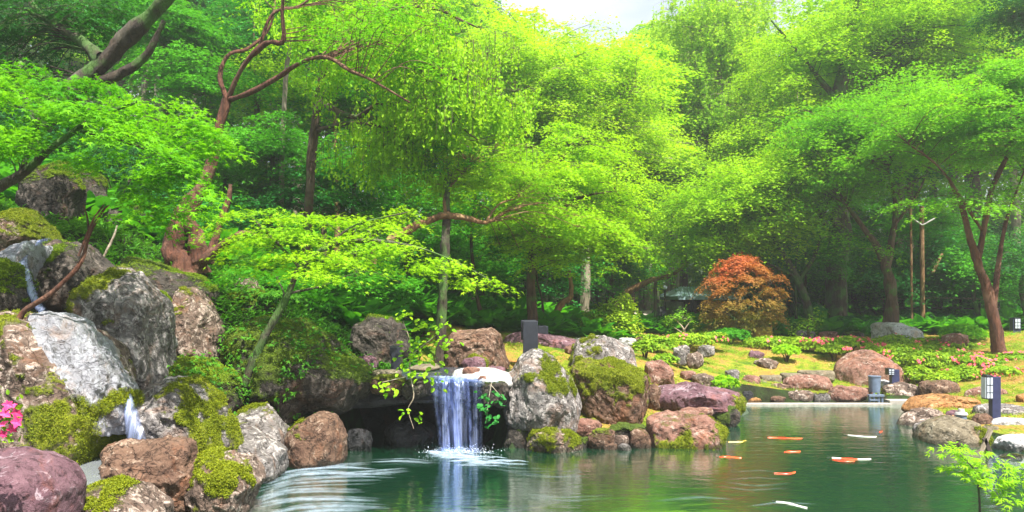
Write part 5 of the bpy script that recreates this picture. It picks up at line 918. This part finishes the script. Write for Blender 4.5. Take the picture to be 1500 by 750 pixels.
def lace(name, label, stems, pads, mat, leaf, seed):
    rg = np.random.default_rng(seed); base = P(*stems[0][0][:3]); t = empty(name, base, label, 'maple')
    child('trunk', join_tubes('trunk', [tube(*(lambda q: (q[:, :3] - base, q[:, 3]))(smooth_path([[*P(*p[:3]), p[3]] for p in l], 16)), 5) for l in stems], M['bark_dark']), t); packs = []
    for (px, py, Y, a, k) in pads:
        c = P(px, py, Y); s = Y / F
        for j in range(k):
            q = c + np.array([rg.normal(0, a * s * .5), rg.normal(0, a * s * .4), rg.normal(0, a * s * .22)]); dr = (q - c); dr[2] = 0; dr = dr / (np.linalg.norm(dr) + 1e-6)
            for a_ in (-1.2, -.7, -.25, .2, .65, 1.1):   # finely cut fingers of one leaf
                d = np.array([dr[0] * math.cos(a_) - dr[1] * math.sin(a_), dr[0] * math.sin(a_) + dr[1] * math.cos(a_), -.35]); packs.append((q, d))
    C = np.array([p[0] for p in packs]); D = np.array([p[1] for p in packs])
    child('crown', leaf_mesh('crown', [leaf_arrays(C - base, np.array([[0, -.35, 1.0]]) + rg.normal(0, .2, C.shape), leaf, 'lance', D, rg)], M[mat]), t)
lace('maple_sapling', 'small lace leaved maple sapling growing at the near right edge of the pond', st, [(1405, 662, 7.4, 26, 34), (1425, 680, 7.4, 34, 40), (1462, 690, 7.4, 36, 40), (1400, 690, 7.4, 24, 22), (1480, 715, 7.4, 30, 34), (1440, 705, 7.3, 26, 26), (1475, 735, 7.3, 22, 20), (1500, 690, 7.4, 20, 16)], 'lime', .068, 3)
# azalea in bloom at the left edge, one twig of magenta flowers
base = P(-8, 640, 5.6); t = empty('azalea_sprig', base, 'magenta azalea blossoms on a twig at the left edge', 'azalea')
child('stem', join_tubes('stem', [tube(np.array([P(-60, 690, 5.6), P(-20, 640, 5.6), P(10, 605, 5.6)]) - base, [.01, .007, .004], 5)], M['bark_brown']), t)
C = []; D = []
for (px, py) in [(20, 595), (8, 606), (24, 604), (4, 622), (18, 628), (12, 592), (-2, 610), (6, 636), (26, 618)]:
    c = P(px, py, 5.6 + rg.normal(0, .03)); ax = np.array([rg.normal(0, .5), -1, rg.normal(0, .4) + .4]); ax /= np.linalg.norm(ax); u = np.cross(ax, [0, 0, 1]); u /= np.linalg.norm(u); v = np.cross(ax, u)
    for k in range(5):
        a = k * 1.2566; r = math.cos(a) * u + math.sin(a) * v; C.append(c); D.append((r + ax * .35, ax - r * .3))
C = np.array(C); child('blossom', leaf_mesh('blossom', [leaf_arrays(C - base, np.array([d[1] for d in D]), .052, 'oval', np.array([d[0] for d in D]), rg)], M['magenta']), t)
C = np.array([P(a, b, 5.62) for a, b in rg.normal((8, 615), (20, 22), (60, 2))]); child('foliage', leaf_mesh('foliage', [leaf_arrays(C - base, rg.normal(size=(60, 3)) + [0, -.6, .8], .055, 'oval', None, rg)], M['azalea']), t)

# ------------------------------------------------------------------ built things
def box(bm, x0, x1, y0, y1, z0, z1, bev=0.0):
    r = bmesh.ops.create_cube(bm, size=1); vs_ = r['verts']
    for v in vs_: v.co = Vector(((x0 + x1) / 2 + v.co.x * (x1 - x0), (y0 + y1) / 2 + v.co.y * (y1 - y0), (z0 + z1) / 2 + v.co.z * (z1 - z0)))
    if bev:
        es = list({e for v in vs_ for e in v.link_edges}); bmesh.ops.bevel(bm, geom=es, offset=bev, segments=2, affect='EDGES', profile=.6)
def cyl(bm, x, y, z0, z1, r0, r1=None, seg=20):
    r1 = r0 if r1 is None else r1
    r = bmesh.ops.create_cone(bm, cap_ends=True, segments=seg, radius1=r0, radius2=r1, depth=z1 - z0, matrix=Matrix.Translation((x, y, (z0 + z1) / 2)))
def bmm(name, fn, mat, parent=None, loc=None, smooth=False):
    bm = bmesh.new(); fn(bm); me = bpy.data.meshes.new(name); bm.to_mesh(me); bm.free(); me.materials.append(M[mat])
    if smooth:
        me.polygons.foreach_set('use_smooth', [True] * len(me.polygons))
    o = obj(name, me, parent, loc)
    if parent is not None: KIDS.setdefault(parent.name, []).append(o)
    return o
def lamp(label, px, py_top, py_base, Y, face, headpx, group='black garden lamps', back=False):
    """square post with a lantern head on one side; face: -1 head to the left, +1 to the right"""
    b_ = P(px, py_base, Y); t_ = P(px, py_top, Y); h = t_[2] - b_[2]; s = Y / F; wd = headpx * s * .8
    t = empty('garden_lamp', b_, label, 'lamp', group); w = wd * .78
    bmm('post', lambda bm: box(bm, -w, w, -w * .8, w * .8, -.35, h - .02, .008), 'navy' if not back else 'lampblack', t)
    hx = face * wd * 1.36
    bmm('lamp_head', lambda bm: (box(bm, hx - wd * .6, hx + wd * .6, -wd * .8, wd * .8, h * .46, h + .01, .01)), 'lampblack', t)
    if not back:
        def dif(bm): box(bm, hx - wd * .68, hx + wd * .68, -wd * .83, -wd * .8 - .001 + .0, h * .47, h * .96)
        d = bmm('diffuser', lambda bm: box(bm, hx - wd * .5, hx + wd * .5, -wd * .86, -wd * .801, h * .49, h * .96), 'diffuser', t)
        def bars(bm):
            box(bm, hx - .006, hx + .006, -wd * .90, -wd * .861, h * .48, h * .97)
            for q in (.62, .79): box(bm, hx - wd * .52, hx + wd * .52, -wd * .90, -wd * .861, h * q - .005, h * q + .005)
        f = bmm('frame', bars, 'lampblack', t)
        fl = hx + face * wd * .61
        bmm('diffuser', lambda bm: box(bm, fl - .01, fl + .01, -wd * .7, wd * .7, h * .49, h * .96), 'diffuser', t)
    return t
lamp('tall bollard lamp with a white lantern head standing among the right bank rocks', 1457, 550, 614, 13.3, -1, 10)
lamp('far garden lamp with a lit white head at the right edge before the wood', 1487, 466, 495, 23, -0.001, 9)
lamp('small lantern lamp resting against the great pink boulder', 1310, 540, 556, 17.3, -.7, 9)
# black lamps seen from behind
def back_lamp(label, px0, px1, py0, py1, Y, hx=-1, gap=.35):
    s = Y / F; b_ = P((px0 + px1) / 2, py1, Y); h = (py1 - py0) * s; w = (px1 - px0) / 2 * s
    t = empty('garden_lamp', b_, label, 'lamp', 'black garden lamps')
    bmm('post', lambda bm: box(bm, -w, w, -.05, .05, -.5, h, .012), 'lampblack', t)
    bmm('lamp_head', lambda bm: box(bm, -w - .035, w * .8, .052, .052 + .17, h * (1 - gap * 1.5), h + .012, .015), 'lampblack', t)
    bmm('diffuser', lambda bm: box(bm, -w, w * .7, .223, .23, h * (1 - gap * 1.4), h - .02), 'diffuser', t)
back_lamp('black garden lamp seen from behind above the rusty boulder', 766, 788, 470, 517, 14.4, gap=.4)
back_lamp('smaller black garden lamp farther behind its bigger twin', 784, 803, 478, 496, 17.0, gap=.5)
back_lamp('low black garden lamp at the lip of the grotto', 573, 587, 508, 541, 13.0, gap=.3)
# pot, pipes and weir gear at the kerb
c = P(1281, 571, 17.0); t = empty('water_pot', c, 'blue grey cylinder shaped pot on the kerb by the great pink boulder', 'pot'); s = 17 / F
bmm('body', lambda bm: cyl(bm, 0, 0, -.05, 19 * s, 7.6 * s, 8.6 * s, 28), 'bluegrey', t, smooth=False); bmm('rim', lambda bm: cyl(bm, 0, 0, 19 * s, 20.4 * s, 9.2 * s, 9.2 * s, 28), 'bluegrey', t)
c = P(1283, 592, 16.75); t = empty('water_valve', c, 'dark blue grey pipes of a valve beneath the blue grey pot', 'valve')
def valve(bm):
    for x in (-9, -3, 4, 9): cyl(bm, x * s, 0, -.1, (12 if abs(x) > 5 else 16) * s, 1.8 * s, 1.8 * s, 12)
bmm('pipe', valve, 'bluegrey', t); bmm('crossbar', lambda bm: (box(bm, -11 * s, 11 * s, -.05, .05, 11 * s, 14 * s, .006), box(bm, -10 * s, 2 * s, -.055, .045, 5 * s, 7 * s, .006)), 'bluegrey', t)
k0, k1 = P(1085, 592, 16.55), P(1303, 592, 16.55)
tag(bmm('kerb', lambda bm: box(bm, k0[0], k1[0], 16.45, 16.62, -.5, .035, .01), 'concrete'), 'straight pale concrete kerb along the far edge of the pond', 'kerb')
k1b = P(1372, 592, 16.55); tag(bmm('kerb', lambda bm: box(bm, k1[0] + .03, k1b[0], 16.6, 16.85, -.5, .085, .01), 'concrete'), 'short raised end of the kerb by the orange slab', 'kerb')
for (x0, x1, y0, y1, Y, lb) in [(1112, 1145, 549, 566, 18.0, 'cream block stone at the left of the low garden wall'), (1143, 1174, 546, 562, 18.05, 'taller cream block stone in the low garden wall'), (1168, 1222, 542, 556, 18.4, 'long pale capping stone behind the flat pink slab')]:
    stone(lb, [(x0, y1), (x0, y0 + 1), (x0 + 3, y0), (x1 - 3, y0), (x1, y0 + 2), (x1, y1), ((x0 + x1) / 2, y1 + 1)], Y, 'tan', moss=-.1, facets=1, rough=.5, dep=.2)
# leaning broken stick, small capped pot, flat tray
def stick(bm): box(bm, -.03, .03, -.02, .02, -.1, .42, .006)
o = tag(bmm('wooden_stake', stick, 'twig_pale', loc=P(1434, 668, 11.3)), 'pale broken stake leaning in the water at the right bank', 'stake'); o.rotation_euler = (0, math.radians(24), 0)
o = tag(bmm('driftwood', lambda bm: box(bm, -.03, .03, -.02, .02, -.1, .28, .006), 'wood_dark', loc=P(1452, 668, 11.3)), 'short dark stick beside the pale stake', 'stick'); o.rotation_euler = (0, math.radians(-22), 0)
c = P(1408, 618, 13.2); s = 13.2 / F; t = empty('small_pot', c, 'small round pot with a white lid among the right bank rocks', 'pot')
bmm('body', lambda bm: cyl(bm, 0, 0, -.04, 11 * s, 8 * s, 7 * s, 24), 'bluegrey', t); bmm('lid', lambda bm: (cyl(bm, 0, 0, 11 * s, 14 * s, 9 * s, 7.5 * s, 24), cyl(bm, 0, 0, 14 * s, 19 * s, 5 * s, 4 * s, 20)), 'mortar', t)
c = P(1460, 566, 17.5); s = 17.5 / F; t = empty('flower_bowl', c, 'flat dark bowl with pink flowers on a stone table at right', 'bowl')
bmm('bowl', lambda bm: cyl(bm, 0, 0, 2 * s, 9 * s, 10 * s, 20 * s, 28), 'wood_dark', t); bmm('table_top', lambda bm: cyl(bm, 0, 0, -1 * s, 2 * s, 30 * s, 30 * s, 28), 'concrete', t)
C = np.c_[rg.normal(0, .2, 60), rg.normal(0, .15, 60), 12 * s + rg.uniform(0, .12, 60)]; child('blossom', leaf_mesh('blossom', [leaf_arrays(C, rg.normal(size=(60, 3)) + [0, -.5, .8], .09, 'star', None, rg)], M['pink']), t)
# white mortar cap and flat basin stones at the lip of the fall
def slab(name, label, pts, Y0, zt, th, mat, cat='slab', stones=()):
    """flat rounded slab from outline given on the picture plane converted to plan positions"""
    pl = [(lambda Yy: ((px - 750) / F * Yy, Yy))((zt - CAMZ) * -F / (py - HY)) for px, py in pts]; c = np.mean(pl, 0); rg = np.random.default_rng(len(pts))
    q = np.array(pl + [pl[0]]); t_ = np.linspace(0, len(pl), 60, endpoint=False); X = np.interp(t_, range(len(q)), q[:, 0]); Yv = np.interp(t_, range(len(q)), q[:, 1])
    bm = bmesh.new(); rings = []
    for (sc_, z) in ((1.0, zt - th), (1.03, zt - th * .4), (1.0, zt - .012), (.93, zt), (.5, zt + .01)):
        rings.append([bm.verts.new((c[0] + (x - c[0]) * sc_ - c[0], c[1] + (y - c[1]) * sc_ - c[1], z - zt + th)) for x, y in zip(X, Yv)])
    for a, b_ in zip(rings, rings[1:]):
        for i in range(60): bm.faces.new((a[i], a[(i + 1) % 60], b_[(i + 1) % 60], b_[i]))
    bm.faces.new(rings[-1]); bm.faces.new(rings[0][::-1]); bmesh.ops.recalc_face_normals(bm, faces=bm.faces[:])
    me = bpy.data.meshes.new(name); bm.to_mesh(me); bm.free(); me.materials.append(M[mat]); me.polygons.foreach_set('use_smooth', [True] * len(me.polygons))
    return tag(obj(name, me, loc=(c[0], c[1], zt - th)), label, cat)
rock('white mortar cap bedded with stones right of the waterfall lip', [(662, 552), (668, 543), (690, 538), (720, 540), (745, 548), (756, 562), (742, 574), (722, 577), (708, 566), (680, 562)], 12.15, 'mortar', moss=-1, dep=.5, facets=1, rough=.7, name='mortar_cap', cat='mortar', sink=0)
slab('basin_slab', 'pale round edged stone basin slab at the lip left of the fall', [(545, 543.5), (550, 541.5), (580, 541), (588, 542.5), (582, 544.5), (552, 545)], 0, 1.12, .10, 'tan')
slab('basin_slab', 'white flat slab in the stream behind the waterfall lip', [(598, 538), (612, 533), (640, 532), (645, 536), (625, 540)], 0, 1.10, .05, 'tan')
for (b_, Y, lb) in [((676, 537, 704, 549), 11.85, 'flat pink stone set in the white mortar'), ((699, 550, 716, 560), 11.72, 'small brown stone set in the white mortar')]: stone(lb, b_, Y, 'pinkstone', moss=-.5, facets=2)
# white sheet of shallow water between the left rocks
M['rill'] = water_mat('rill_water', (.62, .66, .72), (.9, .95, 1), .85, .2, .5)
for (lb, pts, Y0) in [('a', [(P(85, 690, 7.6)), (P(150, 678, 8.2)), (P(170, 690, 8.0)), (P(130, 715, 7.2)), (P(90, 720, 7.0))], 0)]:
    bm = bmesh.new(); pts = np.array(pts); zz = .52; q = np.array([[p[0], p[1]] for p in pts]); cc = q.mean(0); q = cc + (q - cc) * 1.5; fv = [bm.verts.new((x, y, zz)) for x, y in q]; bm.faces.new(fv); bm.normal_update()
    me = bpy.data.meshes.new('rill_water'); bm.to_mesh(me); bm.free(); me.materials.append(M['rill']); tag(obj('rill_water', me), kind='structure')

def rill(name, label, pts, wid):
    q = smooth_path([[*P(*p[:3]), p[3]] for p in pts], len(pts) * 8); k = len(q); off = np.linspace(-1, 1, 9); V = []; D = []
    for i, p in enumerate(q):
        for o_ in off: V.append((p[0] + p[3] * o_, p[1] - .05 * (1 - o_ * o_), p[2] + .012 * math.sin(5 * o_ + i * .9))); D.append(.8 * (1 - abs(o_) ** 3) * math.sin(math.pi * (i + .5) / k) ** .4)
    return tag(obj(name, mesh_np(name, np.array(V), [grid_faces(k, 9)], M['fall'], attrs={'dens': np.array(D)})), label, 'rill')
rill('rill', 'narrow white trickle running down between the slab and the two-toned boulder', [(172, 545, 8.7, .05), (184, 580, 8.6, .07), (194, 615, 8.45, .09), (202, 655, 8.35, .12)], .05)
rill('rill', 'thin white trickle over the stones at the top left', [(72, 350, 10.1, .06), (44, 360, 9.9, .08), (30, 378, 9.7, .09), (40, 410, 9.5, .07), (55, 445, 9.3, .06), (78, 475, 9.0, .08)], .06)
# pavilion with a teal hipped roof
Y = 31.; c = P(1018, 462, Y); s = Y / F; t = empty('pavilion', (c[0], c[1], c[2] - .2), 'small garden pavilion with a teal grey hipped roof behind the red maple', 'pavilion')
h = (461 - 438) * s + .2; W = 34 * s
def roof(bm):
    z0, z1, e = h, h + 19 * s, 46 * s; lo = [(-e * .86, -1.9), (e * 1.1, -1.9), (e * 1.1, 2.6), (-e * .86, 2.6)]
    a = [bm.verts.new((x, y, z0)) for x, y in lo]; a2 = [bm.verts.new((x, y, z0 + .13)) for x, y in lo]; tp = [bm.verts.new((x, y, z1)) for x, y in [(-e * .45, .2), (e * .75, .2), (e * .75, .5), (-e * .45, .5)]]
    for i in range(4): j = (i + 1) % 4; bm.faces.new((a[i], a[j], a2[j], a2[i])); bm.faces.new((a2[i], a2[j], tp[j], tp[i]))
    bm.faces.new(tp); bm.faces.new(a[::-1])
    for k in range(14):
        f = (k + .5) / 14; x0 = (-.86 + f * 1.96) * e; x1 = (-.45 + f * 1.2) * e; v = [bm.verts.new(p) for p in ((x0 - .02, -1.9, z0 + .135), (x0 + .02, -1.9, z0 + .135), (x1 + .02, .2, z1 + .01), (x1 - .02, .2, z1 + .01), (x0, -1.9, z0 + .175), (x1, .2, z1 + .05))]
        bm.faces.new((v[0], v[4], v[5], v[3])); bm.faces.new((v[4], v[1], v[2], v[5]))
bmm('roof', roof, 'roofteal', t)
for x in (-W * .72, -W * .35, W * .3, W * 1.0): bmm('post', lambda bm: box(bm, x - .07, x + .07, -1.35, -1.21, -.4, h, .01), 'wood_dark', t)
bmm('wall', lambda bm: box(bm, -W * .3, W * 1.1, 1.6, 1.75, -.4, h), 'wood_dark', t); bmm('side_wall', lambda bm: box(bm, -W * 1.0, -W * .74, -1.1, 1.5, -.4, h * .9), 'plaster', t)
bmm('window', lambda bm: box(bm, W * .0, W * .5, 1.55, 1.597, h * .3, h * .8), 'glassdark', t); bmm('railing', lambda bm: (box(bm, -W * .3, W * 1.0, -1.3, -1.25, h * .34, h * .4), [box(bm, x * W, x * W + .04, -1.29, -1.26, -.2, h * .34) for x in np.arange(-.25, 1, .12)]), 'wood_dark', t)
# path, bin, globe lamp, barrel, crate
m, nt, b = newmat('path_gravel'); geo = N(nt, 'NewGeometry'); nt.links.new(ramp(nt, noise(nt, geo.outputs['Position'], 14, 5, .7), [(.3, (.30, .25, .20)), (.7, (.52, .45, .38))]), b.inputs['Base Color']); b.inputs['Roughness'].default_value = .9; M['path'] = m
uu = np.linspace(0, 1, 20); cxp = np.interp(uu, [0, .5, 1], [7.6, 6.6, 8.2]) ; cyp = np.interp(uu, [0, 1], [31, 46]); V = []
for x, y in zip(cxp, cyp):
    for o_ in np.linspace(-1.1, 1.1, 6): V.append((x + o_, y, hz(x + o_, y) + .04))
tag(obj('path', mesh_np('path', np.array(V), [grid_faces(20, 6)], M['path'])), kind='structure')
c = P(974, 474, 31); s = 31 / F; t = empty('globe_lamp', c, 'park lamp with a white globe head left of the pavilion', 'lamp')
bmm('pole', lambda bm: cyl(bm, 0, 0, -.4, 50 * s, .045, .035, 12), 'wood_dark', t)
def globe(bm): bmesh.ops.create_uvsphere(bm, u_segments=20, v_segments=12, radius=3.4 * s, matrix=Matrix.Translation((0, 0, 52.5 * s)))
bmm('globe', globe, 'diffuser', t, smooth=True); bmm('cap', lambda bm: cyl(bm, 0, 0, 49 * s, 50.5 * s, 2.5 * s, 2.2 * s, 16), 'wood_dark', t)
c = P(994, 463, 31); t = empty('litter_bin', c, 'teal green litter bin at the foot of the brown trunk', 'bin'); bmm('body', lambda bm: box(bm, -3.6 * s, 3.6 * s, -.12, .12, -.3, 9 * s, .02), 'tealpaint', t); bmm('lid', lambda bm: box(bm, -4 * s, 4 * s, -.14, .14, 9.02 * s, 11 * s, .02), 'bluegrey', t)
c = P(965, 472, 30); s = 30 / F; t = empty('stone_jar', c, 'big dark round jar beside the path to the pavilion', 'jar')
def jar(bm):
    prof = [(.0, -.1), (5, -.1), (8.5, 3), (10.5, 9), (10, 15), (7, 20), (5, 21.5), (5.6, 23), (4.4, 23), (4.2, 20)]; seg = 28; rings = []
    for r, z in prof: rings.append([bm.verts.new((math.cos(a) * r * s, math.sin(a) * r * s, z * s)) for a in np.linspace(0, 2 * math.pi, seg, endpoint=False)] if r else None)
    for a, b_ in zip(rings[1:], rings[2:]):
        for i in range(seg): bm.faces.new((a[i], a[(i + 1) % seg], b_[(i + 1) % seg], b_[i]))
bmm('body', jar, 'lampblack', t, smooth=True)
c = P(1116, 493, 23.6); s = 23.6 / F; t = empty('crate', c, 'yellow slatted crate on the ground right of the red maple trunk', 'crate')
[bmm('slat', lambda bm: box(bm, -12 * s, 12 * s, y - .015, y + .015, (k * 5) * s, (k * 5 + 4) * s, .003), 'yellowpaint', t) for k in range(3) for y in (-.185, .185)]; [bmm('corner_post', lambda bm: box(bm, x - .03, x + .03, y - .03, y + .03, -.1, 15.5 * s), 'wood_tan', t) for x in (-11 * s, 11 * s) for y in (-.15, .15)]
c = P(1097, 494, 24.2); tag(bmm('stone_basin', lambda bm: (box(bm, -9 * s, 9 * s, -.25, .25, -.2, 13 * s, .05),), 'bluegrey', loc=c), 'blue grey stone block behind the red maple trunk', 'block')
# bamboo rail fence in front of the dark wood at right
t = empty('rail_fence', P(1380, 470, 28), 'thin pale bamboo rail fence before the dark wood on the right', 'fence'); p0 = P(1380, 470, 28)
bmm('rail', lambda bm: None, 'twig_pale', t) if 0 else None
V, Fq = tube([P(1290, 438, 28) - p0, P(1380, 436, 28) - p0, P(1465, 439, 28) - p0], [.035] * 3, 8); child('rail', mesh_np('rail', V, [Fq], M['twig_pale']), t)
V, Fq = tube([P(1290, 452, 28) - p0, P(1380, 451, 28) - p0, P(1465, 453, 28) - p0], [.03] * 3, 8); child('rail', mesh_np('rail', V, [Fq], M['wood_dark']), t)
for px in range(1295, 1466, 28):
    x = P(px, 436, 28.06); V, Fq = tube([np.array([x[0], x[1], hz(x[0], x[1]) - .2]) - p0, x - p0 + [0, 0, .08]], [.045, .045], 8); child('post', mesh_np('post', V, [Fq], M['wood_dark']), t)
# wooden frame with crossed rods among the right maples
c = P(1350, 400, 25.5); p0 = np.array([c[0], c[1], hz(c[0], c[1])]); t = empty('pole_support', p0, 'tan pole with white crossed rods supporting a maple on the right', 'support')
def seg(a, b_, r, mat, nm): V, Fq = tube([np.array(a) - p0, np.array(b_) - p0], [r, r], 8); child(nm, mesh_np(nm, V, [Fq], M[mat]), t)
seg([P(1352, 0, 25.5)[0], 25.5, p0[2] - .2], P(1350, 302, 25.5), .07, 'bark_tan', 'pole'); seg([P(1336, 0, 25.7)[0], 25.7, p0[2] - .2], P(1334, 305, 25.7), .04, 'bark_tan', 'pole')
seg(P(1333, 318, 25.4), P(1351, 330, 25.4), .028, 'mortar', 'rod'); seg(P(1351, 330, 25.38), P(1369, 320, 25.38), .028, 'mortar', 'rod')
seg(P(1366, 400, 25.2), P(1380, 372, 25.4), .05, 'bark_tan', 'brace')
# teal hillside lantern pieces: small stone lantern left of the round pine
c = P(857, 492, 21); s = 21 / F; t = empty('stone_lantern', c, 'low stone lantern with a flat cap between the bushes', 'lantern')
bmm('base', lambda bm: box(bm, -5 * s, 5 * s, -.1, .1, -.2, 5 * s, .01), 'bluegrey', t); bmm('light_box', lambda bm: box(bm, -4 * s, 4 * s, -.08, .08, 5.1 * s, 10 * s, .01), 'lampblack', t); bmm('cap', lambda bm: cyl(bm, 0, 0, 10.1 * s, 13 * s, 9 * s, 3 * s, 6), 'bluegrey', t)

# ------------------------------------------------------------------ koi carp near the surface
def koi_mat(name, c1, c2, thr):
    m, nt, b = newmat(name); tc = N(nt, 'TexCoord'); n = noise(nt, tc.outputs['Object'], 5, 2, .5)
    nt.links.new(ramp(nt, n, [(thr - .02, c1), (thr + .02, c2)]), b.inputs['Base Color']); b.inputs['Roughness'].default_value = .3; return m
M['koi_orange'] = koi_mat('koi_orange', (.70, .05, .012), (.8, .10, .02), .5); M['koi_mixed'] = koi_mat('koi_mixed', (.85, .08, .02), (.85, .75, .7), .52); M['koi_white'] = koi_mat('koi_white', (.5, .5, .45), (.6, .58, .5), .5); M['koi_gold'] = koi_mat('koi_gold', (.85, .5, .06), (.8, .55, .12), .5)
def koi(label, px, py, L, ang, mat, bend=.1, z=.010):
    L = L * .85
    Yk = F * (CAMZ - z) / (py - HY); x = (px - 750) / F * Yk; n, sd_ = 22, 12; tt = np.linspace(0, 1, n)
    wv = np.interp(tt, [0, .06, .2, .4, .7, .9, 1], [.016, .055, .084, .088, .05, .018, .012]) * L; hv = wv * np.interp(tt, [0, .5, 1], [.85, 1.1, 1.5])
    cx_ = (tt - .5) * L; cyv = (bend + .04) * L * np.sin(tt * 4.4 + px % 3) * (.35 + tt)
    a = np.linspace(0, 2 * np.pi, sd_, endpoint=False); V = np.stack([np.repeat(cx_[:, None], sd_, 1), cyv[:, None] + wv[:, None] * np.cos(a), hv[:, None] * (np.sin(a) - 1)], -1).reshape(-1, 3)
    i = np.arange(n - 1)[:, None] * sd_; j = np.arange(sd_)[None]; jn = (j + 1) % sd_; Fq = [np.stack([i + j, i + jn, i + sd_ + jn, i + sd_ + j], -1).reshape(-1, 4)]
    Fq.append(np.array([[0] * 4])[:0].reshape(0, 4)); o_ = len(V); ty = cyv[-1]; ex = L * .5
    fins = [[(ex - .02 * L, ty, .0), (ex + .15 * L, ty + .045 * L, .0), (ex + .10 * L, ty + .02 * L, 0), (ex + .15 * L, ty - .04 * L, -.01)], [(-.22 * L, cyv[6], -.04), (-.27 * L, .09 * L, -.05), (-.22 * L, .09 * L, -.05), (-.17 * L, .03 * L, -.04)],
            [(-.22 * L, -.03 * L, -.04), (-.27 * L, -.09 * L, -.05), (-.22 * L, -.09 * L, -.05), (-.17 * L, -.03 * L, -.04)], [(-.08 * L, cyv[9], -.01), (.0, cyv[10], .02 * L), (.18 * L, cyv[14], .01 * L), (.2 * L, cyv[15], -.01)]]
    V2 = np.array([p for f in fins for p in f]); Fq = np.vstack([Fq[0], np.arange(16).reshape(4, 4) + o_])
    me = mesh_np('koi_carp', np.vstack([V, V2]), [Fq], M[mat]); o = obj('koi_carp', me, loc=(x, Yk, z)); o.rotation_euler = (0, 0, math.radians(ang)); tag(o, label, 'fish', 'koi carp in the pond')
koi('red orange koi nearest the broken wake in the middle of the pond', 1152, 692, .36, 205, 'koi_orange')
koi('small orange koi above the nearest red one', 1160, 661, .34, 200, 'koi_orange', .08)
koi('orange and white koi with a long body in the right part of the pond', 1248, 671, .60, 176, 'koi_mixed', .04)
koi('second orange koi partly behind the long orange and white one', 1236, 674, .34, 170, 'koi_orange', .05)
koi('orange koi touching the tip of the promontory', 1070, 669, .36, 172, 'koi_orange')
koi('golden koi beside the mossy rock of the promontory tip', 1079, 646, .34, 20, 'koi_gold')
koi('white koi at the bottom edge of the pond', 1160, 738, .42, 135, 'koi_white', .06)
koi('long thin red koi in the far half of the pond', 1150, 641, .62, 176, 'koi_orange', .03)
koi('pale grey koi near the dark reflection of the pot', 1263, 638, .50, 165, 'koi_white', .05)
koi('faint orange koi beside the pale grey one', 1290, 632, .22, 60, 'koi_orange', .05)

rg = np.random.default_rng(12); n = 700; C = np.c_[rg.normal(-.74, .22, n), 11.28 + rg.normal(0, .07, n), np.abs(rg.normal(0, .045, n)) + .01]
tag(obj('spray', leaf_mesh('spray', [leaf_arrays(C, rg.normal(size=(n, 3)), rg.uniform(.008, .02, n), 'kite', None, rg)], M['foam_drop'])), 'fine white spray at the foot of the waterfall', 'spray', kind='stuff')
haze()
